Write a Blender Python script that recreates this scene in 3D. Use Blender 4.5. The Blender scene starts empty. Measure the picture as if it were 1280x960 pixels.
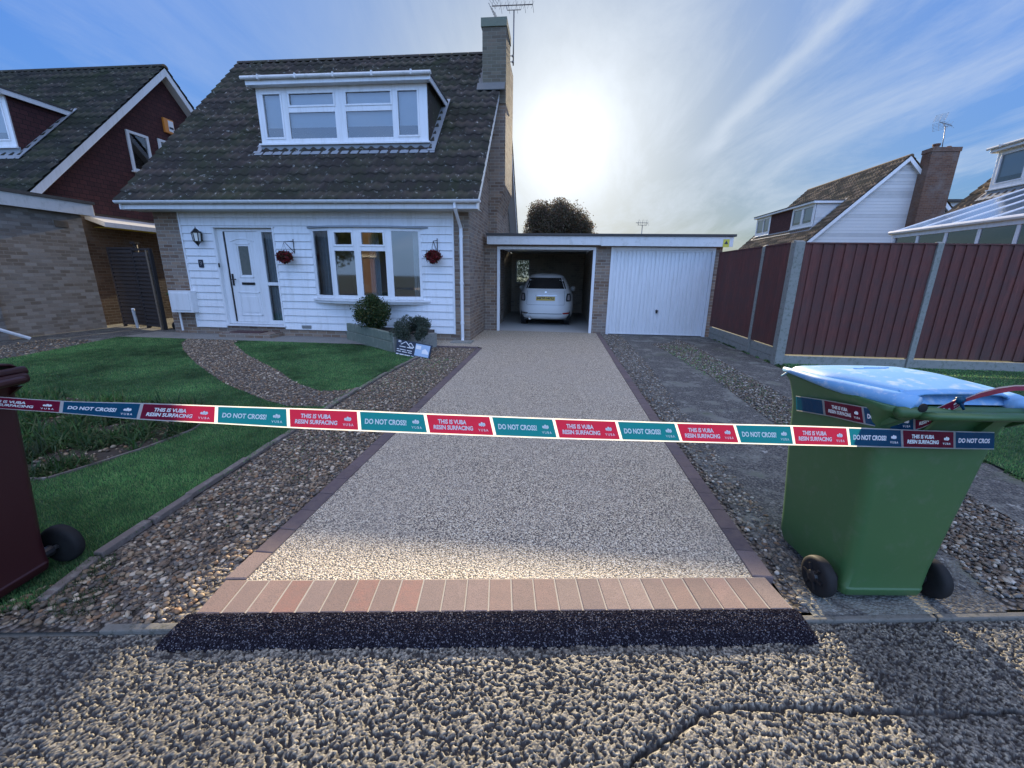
import bpy, math, random
import numpy as np
from mathutils import Vector, Matrix
random.seed(7); rng = np.random.default_rng(11)
R = math.radians
scene = bpy.context.scene
C = scene.collection

# ------------------------------------------------------------------ camera
CAM_H = 1.45
F_PX = 510.5                      # focal length for a 1280 px wide frame
def cam_axes(p, y, r):
    cy, sy, cp, sp, cr, sr = math.cos(y), math.sin(y), math.cos(p), math.sin(p), math.cos(r), math.sin(r)
    fwd = Vector((sy*cp, cy*cp, -sp)); right = Vector((cy, -sy, 0)); down = fwd.cross(right)
    return cr*right + sr*down, -sr*right + cr*down, fwd
CR, CD, CF = cam_axes(R(14.88), R(-5.70), R(-0.84))
cam_data = bpy.data.cameras.new('camera'); cam = bpy.data.objects.new('camera', cam_data); C.objects.link(cam)
m = Matrix((CR, -CD, -CF)).transposed().to_4x4(); m.translation = Vector((0, 0, CAM_H)); cam.matrix_world = m
cam_data.sensor_width = 36; cam_data.lens = F_PX/1280*36; cam_data.clip_start = .05; cam_data.clip_end = 2000
scene.camera = cam

# ------------------------------------------------------------------ world, sun, exposure
SUN_EL, SUN_AZ = R(15.5), R(0.5)          # azimuth measured from +Y towards +X
sun_dir = Vector((math.sin(SUN_AZ)*math.cos(SUN_EL), math.cos(SUN_AZ)*math.cos(SUN_EL), math.sin(SUN_EL)))
world = bpy.data.worlds.new('World'); scene.world = world; world.use_nodes = True
nt = world.node_tree; N = nt.nodes; L = nt.links; N.clear()
def wn(t, **k):
    n = N.new(t)
    for a, b in k.items(): setattr(n, a, b)
    return n
def wmath(op, a, b=None, clamp=False):
    n = wn('ShaderNodeMath', operation=op, use_clamp=clamp)
    for i, v in enumerate((a, b)):
        if v is None: continue
        if isinstance(v, (int, float)): n.inputs[i].default_value = v
        else: L.new(v, n.inputs[i])
    return n.outputs[0]
sky = wn('ShaderNodeTexSky', sky_type='NISHITA', sun_disc=False)
sky.sun_elevation = SUN_EL; sky.sun_rotation = SUN_AZ; sky.air_density = 1.25; sky.dust_density = 1.1; sky.ozone_density = 2.2; sky.altitude = 10
tc = wn('ShaderNodeTexCoord'); sep = wn('ShaderNodeSeparateXYZ'); L.new(tc.outputs['Generated'], sep.inputs[0])
zc = wmath('MAXIMUM', sep.outputs[2], 0.03)
px_, py_ = wmath('DIVIDE', sep.outputs[0], wmath('ADD', zc, .12)), wmath('DIVIDE', sep.outputs[1], wmath('ADD', zc, .12))
comb = wn('ShaderNodeCombineXYZ'); L.new(px_, comb.inputs[0]); L.new(py_, comb.inputs[1])
mp = wn('ShaderNodeMapping'); mp.inputs['Rotation'].default_value = (0, 0, R(9)); mp.inputs['Scale'].default_value = (1.7, .50, 1); L.new(comb.outputs[0], mp.inputs[0])
n1 = wn('ShaderNodeTexNoise'); n1.inputs['Scale'].default_value = 1.1; n1.inputs['Detail'].default_value = 12; n1.inputs['Roughness'].default_value = .66; n1.inputs['Distortion'].default_value = .5; L.new(mp.outputs[0], n1.inputs[0])
cr1 = wn('ShaderNodeMapRange'); cr1.inputs[1].default_value = .42; cr1.inputs[2].default_value = .66; L.new(n1.outputs[0], cr1.inputs[0])
# wisps are thicker on the right hand side of the sky
side = wn('ShaderNodeMapRange'); side.inputs[1].default_value = -.45; side.inputs[2].default_value = .45; side.inputs[3].default_value = .22; side.inputs[4].default_value = .62; L.new(sep.outputs[0], side.inputs[0])
cl = wmath('MULTIPLY', cr1.outputs[0], side.outputs[0])
# aeroplane trail: a thin band on the great circle through two sky directions
def pix_dir(x, y):
    d = CR*(x-640) + CD*(y-480) + CF*F_PX; d.normalize(); return d
ta, tb = pix_dir(1078, -8), pix_dir(950, 118); tn_ = ta.cross(tb).normalized(); tm = (ta+tb).normalized()
def wdot(v):
    n = wn('ShaderNodeVectorMath', operation='DOT_PRODUCT'); L.new(tc.outputs['Generated'], n.inputs[0]); n.inputs[1].default_value = v; return n.outputs['Value']
nz = wn('ShaderNodeTexNoise'); nz.inputs['Scale'].default_value = 14; nz.inputs['Detail'].default_value = 5; L.new(tc.outputs['Generated'], nz.inputs[0])
band = wmath('ABSOLUTE', wmath('ADD', wdot(tn_), wmath('MULTIPLY', wmath('SUBTRACT', nz.outputs[0], .5), .035)))
bm_ = wn('ShaderNodeMapRange'); bm_.interpolation_type = 'SMOOTHSTEP'; bm_.inputs[1].default_value = .028; bm_.inputs[2].default_value = 0; L.new(band, bm_.inputs[0])
al = wn('ShaderNodeMapRange'); al.interpolation_type = 'SMOOTHSTEP'; al.inputs[1].default_value = .968; al.inputs[2].default_value = .992; L.new(wdot(tm), al.inputs[0])
trail = wmath('MULTIPLY', wmath('MULTIPLY', bm_.outputs[0], al.outputs[0]), .6)
veil = wmath('MULTIPLY', wmath('POWER', wmath('MAXIMUM', wdot(sun_dir), 0), 22), .85); cl = wmath('ADD', wmath('ADD', cl, trail), veil, True)
# thin high cloud scatters the sun forward: brighter around the sun direction
sd = wdot(sun_dir)
gl0 = wmath('POWER', wmath('MAXIMUM', sd, 0), 3600); gl1 = wmath('POWER', wmath('MAXIMUM', sd, 0), 420); gl2 = wmath('POWER', wmath('MAXIMUM', sd, 0), 60); gl3 = wmath('POWER', wmath('MAXIMUM', sd, 0), 6)
cb = wmath('ADD', wmath('MULTIPLY', gl3, .1), wmath('ADD', wmath('MULTIPLY', gl2, .3), 4.0))
lumn = wn('ShaderNodeVectorMath', operation='DOT_PRODUCT'); L.new(sky.outputs[0], lumn.inputs[0]); lumn.inputs[1].default_value = (.25, .6, .15)
comp = wmath('DIVIDE', 1.25, wmath('ADD', 1, wmath('MULTIPLY', lumn.outputs['Value'], .44)))
skc = wn('ShaderNodeVectorMath', operation='SCALE'); L.new(sky.outputs[0], skc.inputs[0]); L.new(comp, skc.inputs['Scale'])
skt = wn('ShaderNodeVectorMath', operation='MULTIPLY'); L.new(skc.outputs[0], skt.inputs[0])
tmix = wn('ShaderNodeMix', data_type='RGBA'); tmix.inputs[6].default_value = (.54, .93, 1.80, 1); tmix.inputs[7].default_value = (.80, 1.0, 1.30, 1); L.new(wmath('POWER', wmath('MAXIMUM', wdot(sun_dir), 0), 7), tmix.inputs[0]); L.new(tmix.outputs[2], skt.inputs[1])
ccol = wn('ShaderNodeMix', data_type='RGBA'); ccol.blend_type = 'MIX'
L.new(wmath('MULTIPLY', cl, .80), ccol.inputs[0]); L.new(skt.outputs[0], ccol.inputs[6])
cw = wn('ShaderNodeVectorMath', operation='SCALE'); cw.inputs[0].default_value = (.86, .97, 1.12); L.new(cb, cw.inputs['Scale']); L.new(cw.outputs[0], ccol.inputs[7])
gs = wn('ShaderNodeVectorMath', operation='SCALE'); gs.inputs[0].default_value = (1.0, .955, .86)
L.new(wmath('ADD', wmath('MULTIPLY', gl0, 60), wmath('ADD', wmath('MULTIPLY', gl1, 2.0), wmath('MULTIPLY', gl2, 1.75))), gs.inputs['Scale'])
addn = wn('ShaderNodeVectorMath', operation='ADD'); L.new(ccol.outputs[2], addn.inputs[0]); L.new(gs.outputs[0], addn.inputs[1])
# added fill light: unseen sky behind the camera brightened for the house front
back_fill = wn('ShaderNodeMapRange'); back_fill.interpolation_type = 'SMOOTHSTEP'; back_fill.inputs[1].default_value = .0; back_fill.inputs[2].default_value = -.6; back_fill.inputs[3].default_value = 0; back_fill.inputs[4].default_value = 1; L.new(sep.outputs[1], back_fill.inputs[0])
top_fill = wn('ShaderNodeMapRange'); top_fill.interpolation_type = 'SMOOTHSTEP'; top_fill.inputs[1].default_value = .56; top_fill.inputs[2].default_value = .95; L.new(sep.outputs[2], top_fill.inputs[0])  # added overhead fill, above the frame, to lift the shaded ground
back_fill_col = wn('ShaderNodeVectorMath', operation='SCALE'); back_fill_col.inputs[0].default_value = (2.7, 4.2, 7.4); L.new(back_fill.outputs[0], back_fill_col.inputs['Scale'])
top_fill_col = wn('ShaderNodeVectorMath', operation='SCALE'); top_fill_col.inputs[0].default_value = (4.3, 3.4, 2.2); L.new(top_fill.outputs[0], top_fill_col.inputs['Scale'])
ad2 = wn('ShaderNodeVectorMath', operation='ADD'); L.new(addn.outputs[0], ad2.inputs[0]); L.new(back_fill_col.outputs[0], ad2.inputs[1])
ad3 = wn('ShaderNodeVectorMath', operation='ADD'); L.new(ad2.outputs[0], ad3.inputs[0]); L.new(top_fill_col.outputs[0], ad3.inputs[1])
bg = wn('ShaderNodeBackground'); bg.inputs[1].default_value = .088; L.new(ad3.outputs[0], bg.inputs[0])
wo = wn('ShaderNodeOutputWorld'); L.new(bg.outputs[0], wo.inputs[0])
sl = bpy.data.lights.new('sun', 'SUN'); sl.energy = 5.0; sl.angle = R(.55); sl.color = (1, .82, .55)
so = bpy.data.objects.new('sun', sl); C.objects.link(so); so.rotation_euler = sun_dir.to_track_quat('Z', 'Y').to_euler(); so.location = (0, -3, 20)
vs = scene.view_settings; vs.view_transform = 'Standard'; vs.look = 'None'; vs.gamma = 1; vs.use_curve_mapping = False; vs.exposure = 1.15
scene.render.engine = 'CYCLES'
cy = scene.cycles; cy.use_denoising = True; cy.max_bounces = 7; cy.diffuse_bounces = 4; cy.transparent_max_bounces = 12; cy.sample_clamp_indirect = 6; cy.caustics_reflective = False; cy.caustics_refractive = False

# ------------------------------------------------------------------ measuring helpers: a sight line from the camera met with a real plane
def ray(x, y): return CR*(x-640) + CD*(y-480) + CF*F_PX
def onY(x, y, Y):
    d = ray(x, y); t = Y/d.y; return Vector((d.x*t, Y, CAM_H+d.z*t))
def onX(x, y, X):
    d = ray(x, y); t = X/d.x; return Vector((X, d.y*t, CAM_H+d.z*t))
def onZ(x, y, z=0.):
    d = ray(x, y); t = (z-CAM_H)/d.z; return Vector((d.x*t, d.y*t, z))

# ------------------------------------------------------------------ materials
class NB:
    def __init__(s, name):
        s.m = bpy.data.materials.new(name); s.m.use_nodes = True; s.t = s.m.node_tree; s.t.nodes.clear()
        s.o = s.n('ShaderNodeOutputMaterial'); s.b = s.n('ShaderNodeBsdfPrincipled'); s.l(s.b.outputs[0], s.o.inputs[0])
        s.tc = s.n('ShaderNodeTexCoord')
    def n(s, t, **k):
        x = s.t.nodes.new(t)
        for a, b in k.items(): setattr(x, a, b)
        return x
    def l(s, a, b): s.t.links.new(a, b)
    def noise(s, scale, detail=4, rough=.55, vec=None, dist=0):
        x = s.n('ShaderNodeTexNoise'); x.inputs['Scale'].default_value = scale; x.inputs['Detail'].default_value = detail; x.inputs['Roughness'].default_value = rough; x.inputs['Distortion'].default_value = dist
        s.l(vec or s.tc.outputs['Object'], x.inputs[0]); return x.outputs[0]
    def vor(s, scale, vec=None, feature='F1', out='Distance', rnd=1):
        x = s.n('ShaderNodeTexVoronoi', feature=feature); x.inputs['Scale'].default_value = scale; x.inputs['Randomness'].default_value = rnd
        s.l(vec or s.tc.outputs['Object'], x.inputs[0]); return x.outputs[out]
    def ramp(s, fac, stops, interp='LINEAR'):
        x = s.n('ShaderNodeValToRGB'); x.color_ramp.interpolation = interp; e = x.color_ramp.elements
        while len(e) < len(stops): e.new(.5)
        for i, (p, c) in enumerate(stops): e[i].position = p; e[i].color = (*c, 1) if len(c) == 3 else c
        s.l(fac, x.inputs[0]); return x.outputs[0]
    def mix(s, fac, a, b, mode='MIX'):
        x = s.n('ShaderNodeMix', data_type='RGBA', blend_type=mode)
        for i, v in ((0, fac), (6, a), (7, b)):
            if isinstance(v, (int, float)): x.inputs[i].default_value = v
            elif isinstance(v, tuple): x.inputs[i].default_value = (*v, 1)
            else: s.l(v, x.inputs[i])
        return x.outputs[2]
    def math(s, op, a, b=None, clamp=False):
        x = s.n('ShaderNodeMath', operation=op, use_clamp=clamp)
        for i, v in enumerate((a, b)):
            if v is None: continue
            if isinstance(v, (int, float)): x.inputs[i].default_value = v
            else: s.l(v, x.inputs[i])
        return x.outputs[0]
    def col(s, c):
        if isinstance(c, tuple): s.b.inputs['Base Color'].default_value = (*c, 1)
        else: s.l(c, s.b.inputs['Base Color'])
    def rough(s, r):
        if isinstance(r, (int, float)): s.b.inputs['Roughness'].default_value = r
        else: s.l(r, s.b.inputs['Roughness'])
    def bump(s, h, strength=.5, dist=.01):
        x = s.n('ShaderNodeBump'); x.inputs['Strength'].default_value = strength; x.inputs['Distance'].default_value = dist
        s.l(h, x.inputs['Height']); s.l(x.outputs[0], s.b.inputs['Normal']); return x
    def spec(s, v): s.b.inputs['Specular IOR Level'].default_value = v

def mottled(name, a, b, scale=3, rough=.6, bump=.15, bdist=.003, bscale=60, spec=.5, dirt=None):
    k = NB(name); f = k.noise(scale, 6, .6)
    c = k.mix(f, a, b)
    if dirt:
        d = k.ramp(k.noise(scale*2.3+1.7, 5, .7), [(.52, (0, 0, 0)), (.72, (1, 1, 1))])
        c = k.mix(d, c, dirt)
    k.col(c); k.rough(rough); k.spec(spec)
    if bump: k.bump(k.noise(bscale, 3), bump, bdist)
    return k.m
M = {}
M['upvc'] = mottled('white_upvc', (.78, .79, .80), (.72, .73, .74), 1.5, .3, .03, .001, 30)
M['cladding'] = mottled('white_shiplap', (.80, .81, .82), (.73, .74, .75), 1.2, .42, .05, .001, 90)
M['fascia'] = mottled('painted_fascia', (.72, .72, .71), (.60, .60, .58), 2.2, .5, .08, .001, 60, dirt=(.5, .5, .47))
M['felt'] = mottled('roof_felt', (.05, .05, .05), (.09, .085, .08), 8, .9)
M['lead'] = mottled('lead_flashing', (.30, .33, .36), (.20, .22, .24), 9, .55)
M['darklead'] = mottled('old_lead', (.15, .16, .16), (.10, .11, .11), 9, .6)
M['concrete'] = mottled('concrete', (.30, .29, .26), (.20, .20, .18), 5, .9, .5, .004, 80, dirt=(.13, .15, .09))
M['sand'] = mottled('pale_jointing_sand', (.46, .41, .33), (.36, .32, .26), 60, .95, .6, .002, 300)
M['edgeconc'] = mottled('brown_edging_concrete', (.20, .165, .14), (.13, .11, .10), 9, .95, .5, .004, 90, dirt=(.28, .26, .23))
M['kerbconc'] = mottled('worn_kerb_concrete', (.20, .19, .165), (.12, .115, .10), 14, .95, .6, .004, 60, dirt=(.05, .055, .04))
M['postconc'] = mottled('post_concrete', (.30, .30, .275), (.20, .205, .18), 9, .9, .4, .003, 90, dirt=(.11, .125, .085))
M['black'] = mottled('black_paint', (.012, .012, .013), (.02, .02, .022), 20, .35, .05)
M['rubber'] = mottled('wheel_rubber', (.014, .014, .015), (.03, .03, .03), 25, .65, .1)
M['metal'] = mottled('galvanised_metal', (.45, .46, .47), (.3, .31, .32), 30, .35, .05); 
M['aluminium'] = mottled('aerial_aluminium', (.20, .21, .22), (.12, .12, .13), 30, .4, .05)
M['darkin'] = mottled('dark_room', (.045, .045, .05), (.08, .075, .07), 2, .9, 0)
M['blind'] = mottled('window_blind', (.55, .57, .6), (.48, .5, .53), 6, .8, .05)
M['curtain'] = mottled('net_curtain', (.5, .52, .52), (.34, .36, .36), 14, .9, .3)
M['soffit'] = mottled('soffit', (.6, .6, .58), (.5, .5, .48), 3, .6, 0)
M['deadwood'] = mottled('weathered_timber', (.20, .15, .10), (.12, .09, .07), 12, .8, .3)
M['blackfence'] = mottled('dark_stained_timber', (.020, .018, .019), (.040, .034, .034), 9, .75, .4, .004, 40)
M['orange'] = mottled('orange_plastic', (.75, .27, .04), (.62, .22, .04), 8, .4, 0)
M['yellow'] = mottled('yellow_label', (.62, .56, .05), (.5, .46, .06), 30, .5, 0)
M['white'] = mottled('white_print', (.8, .8, .8), (.76, .76, .76), 9, .5, 0)
M['carpaint'] = mottled('white_car_paint', (.86, .86, .85), (.84, .84, .83), 2, .22, 0)
M['chrome'] = mottled('chrome', (.6, .6, .6), (.5, .5, .5), 20, .15, 0)
M['red'] = mottled('red_lamp', (.45, .02, .02), (.35, .015, .02), 20, .2, 0)
M['lampwhite'] = mottled('clear_lamp', (.6, .55, .55), (.45, .4, .4), 20, .2, 0)
M['plate'] = mottled('yellow_plate', (.70, .47, .05), (.65, .43, .05), 9, .35, 0)
M['carglass'] = mottled('tinted_glass', (.02, .02, .02), (.03, .03, .03), 4, .05, 0)
M['bluelid'] = mottled('blue_lid_plastic', (.20, .42, .66), (.14, .35, .62), 5, .5, .12, .001, 120, dirt=(.55, .62, .68))
M['greenbin'] = mottled('green_bin_plastic', (.052, .135, .045), (.042, .110, .038), 4, .42, .12, .001, 160, dirt=(.075, .135, .065))
M['maroonbin'] = mottled('maroon_bin_plastic', (.045, .008, .011), (.032, .006, .009), 4, .42, .12, .001, 160)
M['navy'] = mottled('navy_board', (.012, .018, .035), (.016, .022, .04), 20, .4, 0)
M['boardblue'] = mottled('pale_blue_print', (.30, .45, .65), (.42, .52, .62), 30, .4, 0)
M['bark'] = mottled('bark', (.09, .065, .045), (.05, .038, .028), 14, .9, .6, .01, 30)
M['terracotta'] = mottled('door_mat', (.10, .04, .04), (.05, .03, .03), 30, .95, .4)
M['soil'] = mottled('soil', (.06, .045, .03), (.03, .024, .018), 12, .95, .8, .02, 30)
M['rubber'].node_tree.nodes['Principled BSDF'].inputs['Specular IOR Level'].default_value = .15
for k_ in ('metal', 'chrome', 'aluminium'): M[k_].node_tree.nodes['Principled BSDF'].inputs['Metallic'].default_value = .8

for nm_ in ('upvc', 'cladding', 'fascia'):
    k = NB.__new__(NB); k.m = M[nm_]; k.t = k.m.node_tree; k.b = next(n for n in k.t.nodes if n.type == 'BSDF_PRINCIPLED'); k.tc = next(n for n in k.t.nodes if n.type == 'TEX_COORD')
    mpw = k.n('ShaderNodeMapping'); mpw.inputs['Scale'].default_value = (7, 7, .7); k.l(k.tc.outputs['Object'], mpw.inputs[0])
    src = k.b.inputs['Base Color'].links[0].from_socket; k.col(k.mix(k.ramp(k.noise(1.6, 6, .7, mpw.outputs[0]), [(.48, (0, 0, 0)), (.75, (.5, .5, .5))]), src, (.50, .50, .46)))
def wall_vec(k):
    """brick coordinates: horizontal run of an axis aligned wall in x, height in y"""
    s = k.n('ShaderNodeSeparateXYZ'); k.l(k.tc.outputs['Object'], s.inputs[0])
    c = k.n('ShaderNodeCombineXYZ'); k.l(k.math('ADD', s.outputs[0], s.outputs[1]), c.inputs[0]); k.l(s.outputs[2], c.inputs[1]); return c.outputs[0]
def brick(name, c1, c2, c3, mortar, w=.225, h=.075, stain=(.25, .25, .24)):
    k = NB(name); v = wall_vec(k)
    b = k.n('ShaderNodeTexBrick'); k.l(v, b.inputs['Vector']); b.inputs['Scale'].default_value = 1; b.inputs['Brick Width'].default_value = w; b.inputs['Row Height'].default_value = h
    b.inputs['Mortar Size'].default_value = .006; b.inputs['Mortar Smooth'].default_value = .25; b.inputs['Bias'].default_value = 0
    b.inputs['Color1'].default_value = (0, 0, 0, 1); b.inputs['Color2'].default_value = (1, 1, 1, 1); b.inputs['Mortar'].default_value = (.5, .5, .5, 1)
    c = k.ramp(b.outputs['Color'], [(0, c1), (.22, c2), (.36, c3), (.5, tuple(x*.7 for x in c2)), (.62, c1), (.74, c3), (.88, c2), (1, c1)])
    c = k.mix(k.noise(45, 5, .7), c, (.05, .045, .04), 'MULTIPLY') if False else k.mix(k.math('MULTIPLY', k.noise(38, 5, .7), .55), c, tuple(x*.45 for x in c2))
    c = k.mix(k.ramp(k.noise(1.3, 5, .7), [(.45, (0, 0, 0)), (.8, (.6, .6, .6))]), c, stain)
    c = k.mix(b.outputs['Fac'], c, mortar)
    k.col(c); k.rough(.9); h_ = k.math('ADD', k.math('MULTIPLY', k.math('SUBTRACT', 1, b.outputs['Fac']), 1), k.math('MULTIPLY', k.noise(90, 4), .35)); k.bump(h_, .8, .007); return k.m
M['brick'] = brick('buff_brown_brick', (.15, .085, .055), (.36, .25, .17), (.24, .19, .155), (.36, .33, .28))
M['brickgrey'] = brick('grey_brown_brick', (.15, .12, .095), (.25, .21, .175), (.36, .33, .295), (.22, .20, .18), w=.205)
M['brickbrown'] = brick('dark_brown_brick', (.09, .055, .035), (.17, .105, .065), (.13, .085, .06), (.16, .13, .10))
M['brickred'] = brick('red_brown_brick', (.12, .055, .035), (.20, .10, .06), (.15, .075, .05), (.17, .14, .11))
M['stackbrick'] = brick('weathered_stack_brick', (.11, .09, .065), (.20, .16, .115), (.15, .13, .095), (.20, .19, .15), stain=(.12, .15, .10))
M['blockbuff'] = brick('pale_buff_inner_wall', (.78, .70, .58), (.82, .75, .64), (.80, .72, .61), (.74, .70, .62))
M['tilehung'] = brick('maroon_hung_tiles', (.055, .018, .020), (.095, .030, .030), (.07, .022, .024), (.016, .008, .009), w=.165, h=.11, stain=(.08, .03, .03))
M['whiteboard'] = brick('white_gable_boards', (.74, .74, .72), (.76, .76, .74), (.72, .72, .71), (.45, .45, .44), w=40, h=.15, stain=(.66, .66, .63))

def roof_mat(name, a, b, moss, lichen):
    k = NB(name); o = k.tc.outputs['Object']
    c = k.mix(k.noise(7, 6, .7), a, b)
    c = k.mix(k.ramp(k.noise(1.1, 6, .72), [(.42, (0, 0, 0)), (.66, (.85, .85, .85))]), c, moss)
    v = k.ramp(k.vor(6.5, rnd=1), [(.10, (1, 1, 1)), (.34, (0, 0, 0))]); v2 = k.ramp(k.noise(21, 4, .75), [(.52, (0, 0, 0)), (.60, (1, 1, 1))])
    c = k.mix(k.mix(1., v, v2, 'MULTIPLY'), c, lichen)
    k.col(c); k.rough(.95); k.bump(k.noise(60, 5, .7), .7, .01); return k.m
M['roof'] = roof_mat('old_brown_roof_tile', (.066, .050, .041), (.028, .024, .022), (.040, .046, .021), (.42, .41, .37))
M['roof2'] = roof_mat('mossy_dark_roof_tile', (.038, .034, .028), (.018, .018, .017), (.028, .038, .014), (.24, .24, .20))
M['roof3'] = roof_mat('tan_roof_tile', (.19, .13, .08), (.13, .09, .06), (.12, .10, .06), (.24, .2, .15))

def glass(name, tint=(.75, .85, .9), r=.03):
    k = NB(name); k.t.nodes.remove(k.b)
    tr = k.n('ShaderNodeBsdfTransparent'); tr.inputs[0].default_value = (*tint, 1)
    g = k.n('ShaderNodeBsdfGlossy'); g.inputs['Roughness'].default_value = r
    f = k.n('ShaderNodeFresnel'); f.inputs[0].default_value = 1.5
    mx = k.n('ShaderNodeMixShader'); k.l(k.math('ADD', k.math('MULTIPLY', f.outputs[0], 1.6), .12, True), mx.inputs[0]); k.l(tr.outputs[0], mx.inputs[1]); k.l(g.outputs[0], mx.inputs[2]); k.l(mx.outputs[0], k.o.inputs[0]); return k.m
M['glass'] = glass('window_glass'); M['polycarb'] = glass('conservatory_roof_sheet', (.55, .68, .85), .15)

def aggregate(name, scale, cols, dark, bstr, bd, patch=None, rough=.9, gap=.5):
    """bound stones: one colour per grain, dark joints, bumps"""
    k = NB(name)
    cell = k.vor(scale, out='Color'); sp = k.n('ShaderNodeSeparateColor'); k.l(cell, sp.inputs[0])
    c = k.ramp(sp.outputs[0], [((i+.0)/len(cols), x) for i, x in enumerate(cols)], 'CONSTANT')
    d = k.vor(scale)
    j = k.ramp(d, [(gap, (0, 0, 0)), (gap+.25, (1, 1, 1))]); c = k.mix(j, c, dark)
    if patch:
        for (psc, lo, hi, pc) in patch: c = k.mix(k.ramp(k.noise(psc, 6, .65), [(lo, (0, 0, 0)), (hi, (1, 1, 1))]), c, pc)
    k.col(c); k.rough(rough); k.spec(.3)
    k.bump(k.math('SUBTRACT', 1, d), bstr, bd); return k.m
M['resin'] = aggregate('resin_bound_gravel', 125, [(.72, .62, .44), (.52, .44, .32), (.84, .75, .58), (.26, .22, .18), (.66, .55, .40), (.12, .105, .09), (.60, .50, .37), (.40, .34, .26)], (.10, .088, .072), .9, .005, [(1.1, .45, 1.0, (.42, .37, .30))], .6)
M['oldtarmac'] = aggregate('old_tarmac', 75, [(.10, .10, .095), (.15, .145, .13), (.08, .08, .08), (.19, .185, .165), (.12, .12, .11)], (.05, .05, .05), .8, .008, [(3.2, .50, .62, (.20, .205, .18)), (11, .60, .68, (.34, .34, .31)), (1.6, .58, .72, (.07, .085, .05))])
M['pavebase'] = aggregate('pavement_tarmac', 70, [(.24, .22, .18), (.14, .13, .12), (.3, .28, .24), (.08, .08, .08)], (.04, .04, .04), .9, .01)
M['ramp'] = aggregate('fresh_black_asphalt', 230, [(.018, .016, .023), (.027, .025, .034), (.020, .018, .026), (.014, .013, .019), (.022, .020, .028), (.15, .15, .17), (.019, .017, .025), (.05, .048, .058)], (.006, .006, .008), .8, .005, rough=.85); M['ramp'].node_tree.nodes['Principled BSDF'].inputs['Specular IOR Level'].default_value = .0
M['path'] = aggregate('concrete_path', 160, [(.26, .25, .23), (.22, .21, .19), (.3, .29, .26)], (.15, .15, .14), .4, .003, [(2.5, .5, .7, (.17, .17, .15))])
M['gravelbed'] = aggregate('gravel_bed', 45, [(.16, .13, .10), (.22, .19, .16), (.10, .09, .085), (.28, .25, .21)], (.03, .025, .02), 1, .02)
def attr_mat(name, rough=.8, bscale=90, bstr=.3, bd=.002, spec=.3, trans=0):
    k = NB(name); a = k.n('ShaderNodeAttribute', attribute_name='tint'); c = k.mix(k.math('MULTIPLY', k.noise(bscale, 4, .6), .5), a.outputs['Color'], (.06, .055, .05)); k.col(c); k.rough(rough); k.spec(spec)
    if bstr: k.bump(k.noise(bscale, 3), bstr, bd)
    if trans:
        t = k.n('ShaderNodeBsdfTranslucent'); k.l(a.outputs['Color'], t.inputs[0]); mx = k.n('ShaderNodeMixShader'); mx.inputs[0].default_value = trans
        k.l(k.b.outputs[0], mx.inputs[1]); k.l(t.outputs[0], mx.inputs[2]); k.l(mx.outputs[0], k.o.inputs[0])
    return k.m
M['pebble'] = attr_mat('pebbles', .62, 120, .25, .001, .4); M['pavestone'] = attr_mat('exposed_stone_tarmac', .6, 420, .5, .001, .4)
M['leaf'] = attr_mat('leaves', .55, 40, 0, 0, .3, .45); M['grass'] = attr_mat('grass_blades', .6, 10, 0, 0, .2, .3); M['paver'] = attr_mat('block_pavers', .85, 170, .5, .0015, .3)
k = NB('block_pavers_worn'); a_ = k.n('ShaderNodeAttribute', attribute_name='tint'); k.col(k.mix(k.ramp(k.noise(240, 3, .8), [(.50, (0, 0, 0)), (.66, (.8, .8, .8))]), k.mix(k.ramp(k.noise(16, 6, .75), [(.35, (0, 0, 0)), (.65, (.55, .55, .55))]), a_.outputs['Color'], (.20, .15, .125)), (.10, .08, .07))); k.rough(.88); k.bump(k.noise(210, 4, .7), .7, .002); M['paver'] = k.m
k = NB('lawn_ground'); k.col(k.mix(k.noise(2.2, 6, .7), (.026, .085, .030), (.048, .125, .042))); k.rough(.95); k.bump(k.noise(140, 5, .8), 1, .02); M['lawn'] = k.m
k = NB('open_ground'); k.col(k.mix(k.noise(.3, 6, .7), (.05, .07, .03), (.09, .09, .06))); k.rough(.95); M['ground'] = k.m
# red feather-edge boards: grain along z
k = NB('red_brown_fence_stain'); mpn = k.n('ShaderNodeMapping'); mpn.inputs['Scale'].default_value = (9, 9, .8); k.l(k.tc.outputs['Object'], mpn.inputs[0])
g_ = k.noise(4, 7, .75, mpn.outputs[0]); k.col(k.mix(k.ramp(k.noise(2.6, 6, .7), [(.42, (0, 0, 0)), (.68, (.9, .9, .9))]), k.mix(k.ramp(g_, [(.3, (0, 0, 0)), (.7, (1, 1, 1))]), (.070, .020, .017), (.185, .055, .042)), (.085, .042, .038))); k.rough(.75); k.bump(g_, .5, .004); M['fence'] = k.m
sx_ = k.n('ShaderNodeSeparateXYZ'); k.l(k.tc.outputs['Object'], sx_.inputs[0]); wnz = k.n('ShaderNodeTexWhiteNoise', noise_dimensions='1D'); k.l(k.math('FLOOR', k.math('DIVIDE', sx_.outputs[0], .1625)), wnz.inputs['W'])
src = k.b.inputs['Base Color'].links[0].from_socket; low_ = k.ramp(sx_.outputs[2], [(.18, (.55, .55, .55)), (.5, (0, 0, 0))])
k.col(k.mix(k.mix(1., low_, k.noise(7, 5, .7), 'MULTIPLY'), k.mix(k.math('MULTIPLY', wnz.outputs[0], .32), src, (.062, .022, .020)), (.075, .065, .045)))
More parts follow.
